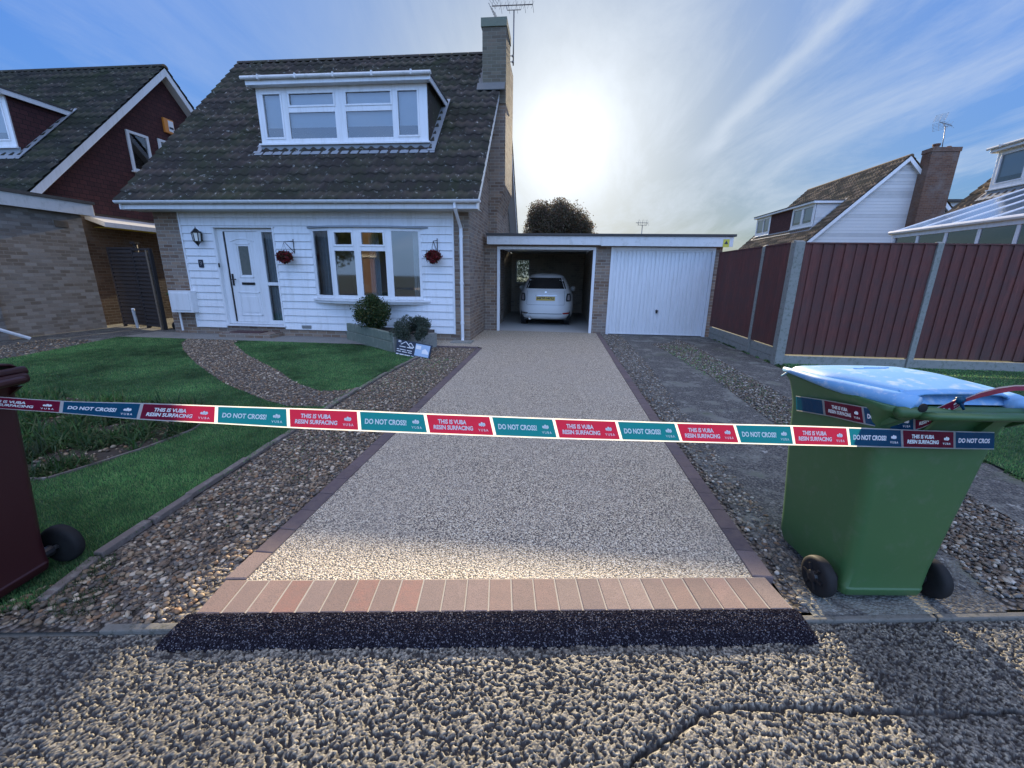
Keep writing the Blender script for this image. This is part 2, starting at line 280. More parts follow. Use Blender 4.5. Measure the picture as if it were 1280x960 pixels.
def tape_mat(name, c, refl=None):
    k = NB(name); refl = refl or c; k.col(k.mix(k.noise(9, 3), refl, tuple(x*.8 for x in refl))); k.rough(.3)
    bt = k.n('ShaderNodeBump'); bt.inputs['Strength'].default_value = .5; bt.inputs['Distance'].default_value = .01; k.l(k.noise(22, 2), bt.inputs['Height']); k.l(bt.outputs[0], k.b.inputs['Normal'])
    t = k.n('ShaderNodeBsdfTranslucent'); t.inputs[0].default_value = (*c, 1); mx = k.n('ShaderNodeMixShader'); mx.inputs[0].default_value = .55
    k.l(k.b.outputs[0], mx.inputs[1]); k.l(t.outputs[0], mx.inputs[2]); k.l(mx.outputs[0], k.o.inputs[0]); return k.m
M['tw'] = tape_mat('tape_white', (.75, .75, .75), (.6, .6, .6)); M['tm'] = tape_mat('tape_magenta', (.52, .03, .11), (.20, .015, .05)); M['tt'] = tape_mat('tape_teal', (.01, .25, .37), (.008, .085, .20))
k = NB('lamp_pane'); k.col((.75, .75, .7)); k.rough(.3); M['lamppane'] = k.m

# ------------------------------------------------------------------ object helpers
def tag(o, label=None, cat=None, group=None, kind=None):
    if label: o['label'] = label
    if cat: o['category'] = cat
    if group: o['group'] = group
    if kind: o['kind'] = kind
    return o
def thing(name, label, cat, loc=(0, 0, 0), rz=0, group=None):
    o = bpy.data.objects.new(name, None); o.empty_display_size = .2; C.objects.link(o); o.location = loc; o.rotation_euler = (0, 0, rz); return tag(o, label, cat, group)
def link(name, me, mat, parent=None, smooth=False):
    o = bpy.data.objects.new(name, me); C.objects.link(o)
    if mat is not None:
        for mm in (mat if isinstance(mat, (list, tuple)) else [mat]): me.materials.append(mm)
    if smooth: me.polygons.foreach_set('use_smooth', [True]*len(me.polygons))
    if parent: o.parent = parent
    return o
class MB:
    def __init__(s): s.v = []; s.f = []; s.marks = []
    def add(s, vs, fs):
        o = len(s.v); s.marks.append((o, len(s.f))); s.v += [tuple(v) for v in vs]; s.f += [tuple(i+o for i in f) for f in fs]; return s
    def box(s, x0, x1, y0, y1, z0, z1):
        if x0 > x1: x0, x1 = x1, x0
        if y0 > y1: y0, y1 = y1, y0
        if z0 > z1: z0, z1 = z1, z0
        return s.add([(x0,y0,z0),(x1,y0,z0),(x1,y1,z0),(x0,y1,z0),(x0,y0,z1),(x1,y0,z1),(x1,y1,z1),(x0,y1,z1)],
                     [(0,3,2,1),(4,5,6,7),(0,1,5,4),(1,2,6,5),(2,3,7,6),(3,0,4,7)])
    def prism(s, pts, vec):
        """closed outline pts (3-D) pushed along vec"""
        n = len(pts); vec = Vector(vec); a = [Vector(p) for p in pts]; b = [p+vec for p in a]
        return s.add(a+b, [tuple(range(n))[::-1], tuple(range(n, 2*n))]+[(i, (i+1)%n, (i+1)%n+n, i+n) for i in range(n)])
    def tube(s, pts, r, n=8, cap=True):
        pts = [Vector(p) for p in pts]; rs = r if isinstance(r, (list, tuple)) else [r]*len(pts); base = len(s.v); V = []
        for i, p in enumerate(pts):
            d = (pts[min(i+1, len(pts)-1)]-pts[max(i-1, 0)]).normalized(); u = d.cross(Vector((0, 0, 1)) if abs(d.z) < .9 else Vector((1, 0, 0))).normalized(); w = d.cross(u)
            V += [p+(u*math.cos(2*math.pi*k/n)+w*math.sin(2*math.pi*k/n))*rs[i] for k in range(n)]
        F = [(i*n+k, i*n+(k+1)%n, (i+1)*n+(k+1)%n, (i+1)*n+k) for i in range(len(pts)-1) for k in range(n)]
        if cap: F += [tuple(range(n))[::-1], tuple(range((len(pts)-1)*n, len(pts)*n))]
        return s.add(V, F)
    def lathe(s, prof, axis_o, axis_d, n=24):
        """prof: list of (along, radius)"""
        d = Vector(axis_d).normalized(); u = d.cross(Vector((0, 0, 1)) if abs(d.z) < .9 else Vector((1, 0, 0))).normalized(); w = d.cross(u); o = Vector(axis_o)
        V = [o+d*a+(u*math.cos(2*math.pi*k/n)+w*math.sin(2*math.pi*k/n))*r for a, r in prof for k in range(n)]
        F = [(i*n+k, i*n+(k+1)%n, (i+1)*n+(k+1)%n, (i+1)*n+k) for i in range(len(prof)-1) for k in range(n)]
        F += [tuple(range(n))[::-1], tuple(range((len(prof)-1)*n, len(prof)*n))]
        return s.add(V, F)
    def build(s, name, mat, parent=None, smooth=False, bevel=0, mod=None):
        me = bpy.data.meshes.new(name); me.from_pydata(s.v, [], s.f); me.update()
        o = link(name, me, mat, parent, smooth)
        if bevel:
            b = o.modifiers.new('bevel', 'BEVEL'); b.width = bevel; b.segments = 2; b.limit_method = 'ANGLE'; b.angle_limit = R(40)
        return o
def _each(s, name, mat, parent=None, bevel=0, groups=None):
    """one object for every added piece"""
    out = []
    for (v0, f0), (v1, f1) in zip(s.marks, s.marks[1:]+[(len(s.v), len(s.f))]):
        m2 = MB(); m2.add(s.v[v0:v1], [tuple(i-v0 for i in f) for f in s.f[f0:f1]]); out.append(m2.build(name, mat, parent, bevel=bevel))
    return out
MB.each = _each
def structure(o): o['kind'] = 'structure'; return o
def np_mesh(name, V, F, mat, parent=None, tint=None, smooth=False):
    me = bpy.data.meshes.new(name); V = np.asarray(V, np.float32); F = np.asarray(F, np.int32); k = F.shape[1]
    me.vertices.add(len(V)); me.vertices.foreach_set('co', V.ravel()); me.loops.add(F.size); me.loops.foreach_set('vertex_index', F.ravel())
    me.polygons.add(len(F)); me.polygons.foreach_set('loop_start', np.arange(0, F.size, k, dtype=np.int32)); me.polygons.foreach_set('loop_total', np.full(len(F), k, np.int32))
    if smooth: me.polygons.foreach_set('use_smooth', np.ones(len(F), bool))
    me.update(calc_edges=True)
    if tint is not None:
        a = me.color_attributes.new('tint', 'FLOAT_COLOR', 'POINT'); t = np.ones((len(V), 4), np.float32); t[:, :3] = tint; a.data.foreach_set('color', t.ravel())
    return link(name, me, mat, parent)
def inpoly(P, poly):
    x, y = P[:, 0], P[:, 1]; r = np.zeros(len(P), bool); n = len(poly); j = n-1
    for i in range(n):
        xi, yi = poly[i]; xj, yj = poly[j]
        c = ((yi > y) != (yj > y)) & (x < (xj-xi)*(y-yi)/(yj-yi+1e-12)+xi); r ^= c; j = i
    return r
def sheet(name, poly, z, mat, thick=0):
    mb = MB()
    if thick: mb.prism([(x, y, z-thick) for x, y in poly], (0, 0, thick))
    else: mb.add([(x, y, z) for x, y in poly], [tuple(range(len(poly)))])
    o = mb.build(name, mat); return structure(o)
def text_mesh(body, size=1, align='CENTER', shear=0, offset=0, space=1):
    cu = bpy.data.curves.new('t', 'FONT'); cu.body = body; cu.size = size; cu.align_x = align; cu.align_y = 'CENTER'; cu.shear = shear; cu.offset = offset; cu.space_character = space; cu.resolution_u = 3
    o = bpy.data.objects.new('t', cu); C.objects.link(o); dg = bpy.context.evaluated_depsgraph_get(); me = bpy.data.meshes.new_from_object(o.evaluated_get(dg)); 
    V = [tuple(v.co) for v in me.vertices]; F = [tuple(p.vertices) for p in me.polygons]
    bpy.data.objects.remove(o); bpy.data.curves.remove(cu); bpy.data.meshes.remove(me); return V, F

# ================================================================== GROUND
kerbY = lambda x: 1.21+(x+1.64)*.1375
brkY = lambda x: 1.298+.1284*(x+1.485)        # front line of the brick course
sheet('ground', [(-300, -300), (300, -300), (300, 400), (-300, 400)], -.07, M['ground'])
sheet('road', [(-80, -14), (80, -14), (80, -4.2), (-80, -4.2)], -.056, M['pavebase'])
sheet('pavement', [(-80, -4.2), (80, -4.2), (80, kerbY(80)), (-80, kerbY(-80))], -.048, M['pavebase'])

def worley(X, Y, s, seed):
    r = np.random.default_rng(seed); T = 512; jx, jy, idv = r.random((T, T)), r.random((T, T)), r.random((T, T))
    gx, gy = X/s, Y/s; ix, iy = np.floor(gx).astype(int), np.floor(gy).astype(int); d1 = np.full(X.shape, 9.); who = np.zeros(X.shape)
    for a in (-1, 0, 1):
        for b in (-1, 0, 1):
            cx, cy_ = (ix+a) % T, (iy+b) % T
            d = np.hypot(ix+a+jx[cx, cy_]-gx, iy+b+jy[cx, cy_]-gy); mk = d < d1; d1 = np.where(mk, d, d1); who = np.where(mk, idv[cx, cy_], who)
    return d1, who
def vnoise(X, Y, s, seed):
    r = np.random.default_rng(seed); T = 256; g = r.random((T, T)); gx, gy = X/s, Y/s; ix, iy = np.floor(gx).astype(int), np.floor(gy).astype(int); fx, fy = gx-ix, gy-iy; fx = fx*fx*(3-2*fx); fy = fy*fy*(3-2*fy)
    a, b, c, d = g[ix%T, iy%T], g[(ix+1)%T, iy%T], g[ix%T, (iy+1)%T], g[(ix+1)%T, (iy+1)%T]
    return (a*(1-fx)+b*fx)*(1-fy)+(c*(1-fx)+d*fx)*fy
def grid_faces(nx, ny):
    i = np.arange(nx-1)[:, None]*ny+np.arange(ny-1)[None, :]; return np.stack([i, i+ny, i+ny+1, i+1], -1).reshape(-1, 4)
def seg_dist(X, Y, pts):
    d = np.full(X.shape, 9.)
    for (x0, y0), (x1, y1) in zip(pts[:-1], pts[1:]):
        t = np.clip(((X-x0)*(x1-x0)+(Y-y0)*(y1-y0))/((x1-x0)**2+(y1-y0)**2), 0, 1); d = np.minimum(d, np.hypot(X-x0-t*(x1-x0), Y-y0-t*(y1-y0)))
    return d
# coarse worn pavement in front of the drive: every exposed stone is real relief
xs = np.concatenate([np.linspace(-4.2, -2.45, 260, endpoint=False), np.linspace(-2.45, 2.5, 1750, endpoint=False), np.linspace(2.5, 4.4, 260)]); nx = len(xs)
tt_ = np.concatenate([np.linspace(0, .42, 90, endpoint=False), np.linspace(.42, 1, 400)]); ny = len(tt_)
X = np.repeat(xs[:, None], ny, 1); Yk = kerbY(X)-.005; Y = Yk-(1-tt_[None, :])*1.75
wx = X+.009*(vnoise(X, Y, .014, 1)-.5); wy = Y+.009*(vnoise(X, Y, .014, 2)-.5)
d1, who = worley(wx, wy, .0104, 3); d2, who2 = worley(wx+.004*vnoise(X, Y, .007, 12), wy+.004*vnoise(X, Y, .007, 13), .0070, 4)
zone = vnoise(X, Y, .55, 9)*.6+vnoise(X, Y, .13, 10)*.4
pit = np.clip((.78-d1)/.22, 0, 1)*np.clip((who-.56+.40*(zone-.5))/.05, 0, 1)
small = np.sqrt(np.clip(1-(d2/.70)**2, 0, 1))*(.35+.65*who2)
h = .0034*small-.0075*pit+.003*(vnoise(X, Y, .12, 5)-.5)+.0012*(vnoise(X, Y, .006, 15)-.5)
crack = [tuple(onZ(x, y)[:2]) for x, y in ((770, 975), (795, 948), (840, 915), (880, 890), (905, 882), (1000, 884), (1130, 889), (1280, 888), (1400, 890))]
cd = seg_dist(X+.022*(vnoise(X, Y, .035, 7)-.5), Y+.022*(vnoise(X, Y, .035, 8)-.5), crack)
h = h-.015*np.exp(-(cd/(.003+.009*vnoise(X, Y, .06, 11)))**2)
stone = np.clip(1-1.25*pit, 0, 1)*np.clip(small*2.2-.25, 0, 1)
pal = np.array([(.31, .285, .215), (.25, .23, .185), (.47, .43, .33), (.17, .16, .135), (.28, .25, .20), (.38, .35, .28), (.12, .115, .10)])
sc_ = pal[(who2*6.99).astype(int)]; binder = np.array((.014, .014, .016)); mixf = stone[..., None]; mixf = mixf*(1-np.exp(-(cd/.009)**2))[..., None]*(.62+.55*vnoise(X, Y, .35, 17))[..., None]
tint = binder*(1-mixf)+sc_*mixf
V = np.stack([X, Y, h-.012], -1).reshape(-1, 3)
o = np_mesh('pavement_surface', V, grid_faces(nx, ny), M['pavestone'], tint=tint.reshape(-1, 3), smooth=True); structure(o)

# kerb line: pale worn concrete edging on both sides of the ramp
mb = MB()
for (a, b) in ((-3.9, -2.62), (-2.61, -1.83), (-1.82, -1.50)): mb.prism([(a, kerbY(a), -.05), (b, kerbY(b), -.05), (b, kerbY(b)+.04, -.05), (a, kerbY(a)+.04, -.05)], (0, 0, .035 if a < -1.85 else .058))
for (a, b) in ((1.135, 1.75), (1.76, 2.65), (2.66, 3.6), (3.61, 6)): mb.prism([(a, kerbY(a), -.05), (b, kerbY(b), -.05), (b, kerbY(b)+.032, -.05), (a, kerbY(a)+.032, -.05)], (0, 0, .053))
structure(mb.build('kerb', M['kerbconc'], bevel=.006))

# resin bound driveway
DZ = .02
XL, XR = -1.42, 1.03
topY = lambda x: brkY(x)+.205
drive = [(XL, topY(XL)), (XR, topY(XR)), (XR, 4), (XR+.03, 7), (XR+.10, 10.9), (-1.86, 10.9), (-1.86, 8.98), (-3.2, 8.98), (-3.2, 8.2), (-1.52, 8.2), (XL, 8.1)]
sheet('driveway', drive, DZ, M['resin'])
sheet('garage_floor', [(-1.86, 10.9), (1.2, 10.9), (1.2, 17.3), (-1.86, 17.3)], .018, mottled('pale_garage_floor', (.50, .49, .46), (.38, .37, .35), 3, .7, .2))
sheet('path', [(-9.6, 8.12), (-3.2, 8.12), (-3.2, 8.98), (-9.6, 8.98)], .012, M['path'])
# block paving: soldier course along the front and a stretcher line down each side
BV, BF, BT = [], [], []
pc = [(.27, .185, .15), (.29, .205, .17), (.25, .18, .155), (.32, .165, .125), (.28, .20, .165), (.29, .19, .15), (.25, .18, .155), (.30, .22, .18), (.31, .20, .16)]
ch = [(.105, .078, .088), (.12, .088, .095), (.092, .072, .082), (.13, .095, .098)]
def block(p, c, top=DZ+.006, e=.005):
    """p: four plan corners; top face inset by a small chamfer"""
    n = len(BV); cx = sum(q[0] for q in p)/4; cy2 = sum(q[1] for q in p)/4
    dz = random.uniform(-.0012, .0012); ins = []
    for q in p:
        dx, dy = cx-q[0], cy2-q[1]; l_ = math.hypot(dx, dy); ins.append((q[0]+dx/l_*e*1.4, q[1]+dy/l_*e*1.4))
    f_ = random.uniform(.86, 1.12); c = tuple(x*f_ for x in c)
    for q, zz in ((p, -.04), (p, top-.004+dz), (ins, top+dz)):
        for a in q: BV.append((a[0], a[1], zz)); BT.append(c)
    for r_ in (0, 4):
        for i in range(4): BF.append((n+r_+i, n+r_+(i+1)%4, n+r_+4+(i+1)%4, n+r_+4+i))
    BF.append((n+8, n+9, n+10, n+11))
nb = 25; xa, xb = -1.485, 1.118
for i in range(nb):
    a = xa+(xb-xa)*i/nb+.0028; b = xa+(xb-xa)*(i+1)/nb-.0028
    sk = .026                       # the course is square to its own slanted line
    block([(a, brkY(a)), (b, brkY(b)), (b-sk, brkY(b)+.198), (a-sk, brkY(a)+.198)], random.choice(pc))
y = topY(XL-.05); i = 0
while y < 7.98:
    c = random.choice(pc) if i == 0 else random.choice(ch); block([(XL-.102, y), (XL-.002, y+.012), (XL-.002, y+.2), (XL-.102, y+.198)] if i == 0 else [(XL-.102, y), (XL-.002, y), (XL-.002, y+.2), (XL-.102, y+.2)], c); y += .204; i += 1
x = XL-.104
while x > -3.3: block([(x-.2, 8.085), (x, 8.085), (x, 8.185), (x-.2, 8.185)], random.choice(ch)); x -= .204
y = topY(XR+.05); i = 0
while y < 10.7:
    o_ = 0 if y < 4 else (y-4)*.011; block([(XR+.002+o_, y), (XR+.102+o_, y), (XR+.102+o_, y+.2), (XR+.002+o_, y+.2)], (.17, .13, .13) if i == 0 else random.choice(ch)); y += .204; i += 1
mb = MB(); mb.v = BV; mb.f = BF; o = mb.build('block_paving', M['paver'])
at = o.data.color_attributes.new('tint', 'FLOAT_COLOR', 'POINT'); at.data.foreach_set('color', np.hstack([np.array(BT), np.ones((len(BT), 1))]).astype(np.float32).ravel()); structure(o)
# light jointing sand under the soldier course
sheet('jointing_sand', [(xa, brkY(xa)+.004), (xb, brkY(xb)+.004), (xb-.03, brkY(xb)+.2), (xa-.02, brkY(xa)+.2)], DZ+.0025, M['sand'])

# fresh asphalt ramp against the brick course
nx2, ny2 = 900, 60
xs = np.linspace(-1.60, 1.20, nx2); X = np.repeat(xs[:, None], ny2, 1); s = np.linspace(0, 1, ny2)[None, :]
W = .150+.012*(vnoise(X, X*0, .09, 21)-.5)+.006*(vnoise(X, X*0, .02, 22)-.5); Y = brkY(X)-W*(1-s)
prof = np.interp(s, [0, .02, .09, .30, .62, .9, 1], [-.02, -.009, .001, .0135, .0225, .026, .025])
endf = np.clip(np.minimum((X+1.545)/.035, (1.165-X)/.045), 0, 1)**.5
d1, who = worley(X, Y, .0075, 23); d3, w3 = worley(X, Y, .011, 24)
Z = prof*endf-.02*(1-endf)+(.0034*(.6-d1)*(.5+who)+.0045*(.5-d3)*w3)*endf
pal2 = np.array([(.016, .016, .018), (.022, .022, .024), (.03, .03, .032), (.015, .015, .016), (.05, .05, .052)]); tr_ = pal2[(who*4.99).astype(int)]
o = np_mesh('tarmac_ramp', np.stack([X, Y, Z], -1).reshape(-1, 3), grid_faces(nx2, ny2), M['ramp'], tint=tr_.reshape(-1, 3), smooth=True)
tag(o, 'fresh black asphalt strip laid along the front of the brick course', 'ramp')

# left garden
edge = [(-2.20, 1.27), (-2.27, 1.52), (-2.29, 1.82), (-2.31, 2.16), (-2.36, 2.91), (-2.40, 3.82), (-2.43, 4.40), (-2.44, 4.95), (-2.44, 5.6), (-2.41, 6.3), (-2.37, 7.0)]
gpath = [(-7.95, 8.1), (-7.6, 7.6), (-6.9, 6.9), (-5.7, 5.88), (-4.33, 4.83), (-3.3, 4.22), (-2.9, 4.05), (-2.42, 4.1), (-2.43, 4.5), (-2.43, 4.95), (-2.62, 4.75), (-2.89, 4.66), (-3.5, 5.05), (-4.06, 5.58), (-5.38, 6.62), (-6.55, 7.72), (-6.75, 8.1)]
bed = [(-6.4, 3.75), (-5.4, 3.0), (-4.4, 2.35), (-3.9, 2.2), (-3.53, 2.28), (-3.44, 2.56), (-3.36, 2.86), (-3.33, 3.25), (-3.45, 3.62), (-3.75, 3.84), (-4.8, 3.93), (-5.8, 3.98)]
lawn = [(-10, 1.15-.7), (-2.6, 1.12)]+[(x-.04, y) for x, y in edge]+[(-2.7, 7.25), (-3.5, 7.9), (-4.3, 8.12), (-9.6, 8.12), (-9.4, 7.4), (-9.0, 6.0), (-8.95, 5.5), (-10, 5.0)]
sheet('lawn_soil', lawn, .006, M['lawn'])
sheet('gravel_base', [(-2.5, 1.10), (-1.50, kerbY(-1.5)), (-1.50, brkY(-1.5)), (-1.52, 8.09), (-3.2, 8.09), (-2.75, 7.25)]+[(x+.0, y) for x, y in edge[::-1]][1:], .002, M['gravelbed'])
sheet('gravel_path', gpath, .010, M['gravelbed'])
sheet('planting_bed', bed, .010, M['soil'])
sheet('neighbour_path', [(-13, -1), (-9.4, -1), (-8.9, 5.6), (-9.0, 6.0), (-9.4, 7.4), (-9.2, 8.15), (-9.6, 8.9), (-9.0, 8.96), (-9.0, 18), (-13, 18)], .000, M['oldtarmac'])
# concrete lawn edging, laid end to end along the gravel
mb = MB(); pts = [Vector((x, y, 0)) for x, y in edge]; Ls = [0]
for a, b in zip(pts[:-1], pts[1:]): Ls.append(Ls[-1]+(b-a).length)
def along(s_):
    for i in range(len(Ls)-1):
        if s_ <= Ls[i+1]: return pts[i].lerp(pts[i+1], (s_-Ls[i])/(Ls[i+1]-Ls[i]))
    return pts[-1].copy()
s_ = .03
while s_ < Ls[-1]-.05:
    e_ = min(s_+random.choice((.29, .3, .31)), Ls[-1]); a, b = along(s_), along(e_-.008); d = (b-a).normalized(); nrm = Vector((d.y, -d.x, 0))
    jt = [random.uniform(-.009, .009) for _ in range(2)]; top = .030+random.uniform(-.006, .008)
    mb.prism([a+nrm*jt[0], b+nrm*jt[1], b+nrm*(jt[1]-.050), a+nrm*(jt[0]-.050)], (0, 0, top)); s_ = e_
structure(mb.build('lawn_edging', M['edgeconc'], bevel=.005))
mb = MB(); q = bed[3:10]
for a, b in zip(q[:-1], q[1:]):
    a, b = Vector((*a, 0)), Vector((*b, 0)); d = (b-a).normalized(); nr = Vector((d.y, -d.x, 0)); mb.prism([a, b, b+nr*.018, a+nr*.018], (0, 0, .024))
structure(mb.build('bed_edging', M['edgeconc'], bevel=.003))

# right side: older shared drive with gravel strips
sheet('old_drive', [(1.2, kerbY(1.2)+.02), (2.10, kerbY(2.1)+.03), (2.22, 2.1), (2.30, 4), (2.42, 6.4), (2.3, 8.5), (2.2, 9.4), (2.6, 9.6), (3.0, 10.2), (3.1, 9.4), (3.02, 6.5), (2.98, 5.2), (2.95, 3.7), (2.94, 2.6), (2.8, kerbY(2.8)+.03), (3.6, kerbY(3.6)+.03), (3.60, 3.2), (3.86, 5), (4.0, 8), (4.05, 10.9), (1.2, 10.9)], .004, M['oldtarmac'])
sheet('gravel_strip_base', [(1.13, kerbY(1.2)+.04), (4.2, kerbY(4.2)+.04), (4.2, 10.9), (1.15, 10.9)], -.002, M['gravelbed'])
lawnR = [(3.58, 3.2), (3.75, 3.0), (4.6, 2.75), (9, 2.5), (14, 2.5), (14, 7.5), (4.0, 7.5), (3.92, 6.0)]
sheet('lawn_soil_right', lawnR, .02, M['lawn'])

# ---- pebbles
ph = (1+5**.5)/2; ico = np.array([(-1,ph,0),(1,ph,0),(-1,-ph,0),(1,-ph,0),(0,-1,ph),(0,1,ph),(0,-1,-ph),(0,1,-ph),(ph,0,-1),(ph,0,1),(-ph,0,-1),(-ph,0,1)], float); ico /= np.linalg.norm(ico[0])
icf = np.array([(0,11,5),(0,5,1),(0,1,7),(0,7,10),(0,10,11),(1,5,9),(5,11,4),(11,10,2),(10,7,6),(7,1,8),(3,9,4),(3,4,2),(3,2,6),(3,6,8),(3,8,9),(4,9,5),(2,4,11),(6,2,10),(8,6,7),(9,8,1)])
def subdiv(v, f):
    v = list(map(tuple, v)); cache = {}; nf = []
    def mid(a, b):
        k = (min(a, b), max(a, b))
        if k not in cache:
            p = np.array(v[a])+np.array(v[b]); p /= np.linalg.norm(p); cache[k] = len(v); v.append(tuple(p))
        return cache[k]
    for a, b, c in f:
        x, y, z = mid(a, b), mid(b, c), mid(c, a); nf += [(a, x, z), (b, y, x), (c, z, y), (x, y, z)]
    return np.array(v), np.array(nf)
ico2 = subdiv(ico, icf)
PEB = np.array([(.22, .17, .12), (.31, .25, .18), (.13, .12, .115), (.38, .34, .28), (.09, .09, .09), (.26, .16, .09), (.44, .40, .34), (.17, .17, .17), (.27, .22, .17), (.12, .10, .08), (.60, .56, .50), (.20, .15, .11), (.16, .12, .09), (.10, .085, .07)])
def pebbles(name, poly, n, smin, smax, near, seed, label, z0=.0, flat=.62, warm=(1.14, 1.0, .82)):
    r = np.random.default_rng(seed); P = np.array(poly); lo, hi = P.min(0), P.max(0); pts = np.zeros((0, 2))
    while len(pts) < n:
        q = lo+(hi-lo)*r.random((n*2, 2)); q = q[inpoly(q, poly)]; pts = np.vstack([pts, q])
    pts = pts[:n]; dist = np.hypot(pts[:, 0], pts[:, 1])
    out = []
    for sel, (bv, bf_) in ((dist < near, ico2), (dist >= near, (ico, icf))):
        p = pts[sel]; k_ = len(p)
        if not k_: continue
        s_ = smin+(smax-smin)*r.random(k_)**2.0; ax = np.stack([s_*(.8+.5*r.random(k_)), s_*(.55+.35*r.random(k_)), s_*(.35+.35*r.random(k_))*flat/.62], -1)
        a = r.random(k_)*6.283; ti = (r.random(k_)-.5)*.9; ti2 = (r.random(k_)-.5)*.7
        v = bv[None]*(1+.34*(r.random((k_, len(bv), 1))-.5))*ax[:, None, :]
        c, s2 = np.cos(ti)[:, None], np.sin(ti)[:, None]; v = np.stack([v[..., 0], v[..., 1]*c-v[..., 2]*s2, v[..., 1]*s2+v[..., 2]*c], -1)
        c, s2 = np.cos(ti2)[:, None], np.sin(ti2)[:, None]; v = np.stack([v[..., 0]*c-v[..., 2]*s2, v[..., 1], v[..., 0]*s2+v[..., 2]*c], -1)
        c, s2 = np.cos(a)[:, None], np.sin(a)[:, None]; v = np.stack([v[..., 0]*c-v[..., 1]*s2, v[..., 0]*s2+v[..., 1]*c, v[..., 2]], -1)
        lift = z0+s_*.25+r.random(k_)*s_*.5
        v += np.concatenate([p, lift[:, None]], 1)[:, None, :]
        f = bf_[None]+(np.arange(k_)*len(bv))[:, None, None]; t = PEB[(r.random(k_)*len(PEB)).astype(int)]*(.75+.5*r.random((k_, 1)))*np.array(warm)
        out.append((v.reshape(-1, 3), f.reshape(-1, 3), np.repeat(t, len(bv), 0)))
    V = np.vstack([a for a, _, _ in out]); off = 0; Fs = []
    for a, f, _ in out: Fs.append(f+off); off += len(a)
    o = np_mesh(name, V, np.vstack(Fs), M['pebble'], tint=np.vstack([t for _, _, t in out]), smooth=True)
    return tag(o, label, 'gravel', kind='stuff')
gl = [(-2.42, 1.17), (-1.9, 1.205), (-1.56, 1.27), (-1.545, 3), (-1.54, 8.06), (-3.3, 8.06), (-3.1, 7.6), (-2.5, 7.2), (-2.34, 7.0), (-2.38, 6.3), (-2.41, 5.6), (-2.40, 4.4), (-2.37, 3.8), (-2.33, 2.9), (-2.28, 2.16), (-2.24, 1.6)]
pebbles('gravel', gl, 22000, .0065, .0175, 3.4, 1, 'mixed brown and grey pebbles between the lawn edging and the driveway')
pebbles('gravel', gpath, 6500, .010, .019, 0, 2, 'brown gravel of the curved path crossing the lawn', .008)
pebbles('gravel', [(1.17, 1.66), (1.26, 1.66), (1.38, 2.2), (1.42, 3.2), (1.50, 5), (1.62, 6.6), (1.72, 9.4), (1.72, 10.8), (1.24, 10.8), (1.17, 7), (1.145, 4)], 8000, .0065, .017, 3.2, 3, 'narrow line of grey pebbles along the right edge of the driveway', warm=(.92, .92, .88))
pebbles('gravel', [(2.12, 1.85), (2.8, 1.9), (2.94, 2.6), (2.95, 3.7), (2.98, 5.2), (3.02, 6.5), (3.1, 9.4), (3.0, 10.2), (2.6, 9.6), (2.2, 9.4), (2.3, 8.5), (2.42, 6.4), (2.30, 4), (2.2, 2.1)], 17000, .0075, .018, 3.2, 4, 'grey pebble strip in the old drive beside the green bin', warm=(.92, .92, .88))
pebbles('gravel', bed, 1100, .010, .024, 4, 5, 'scattered pale stones among the weeds of the planting bed', .008)
pebbles('gravel', [(-10.4, 5.2), (-9.2, 5.0), (-8.95, 6.0), (-9.5, 7.6), (-10.6, 7.6)], 1300, .010, .026, 0, 6, 'loose grey stones between the lawn and the neighbouring garage', .0)

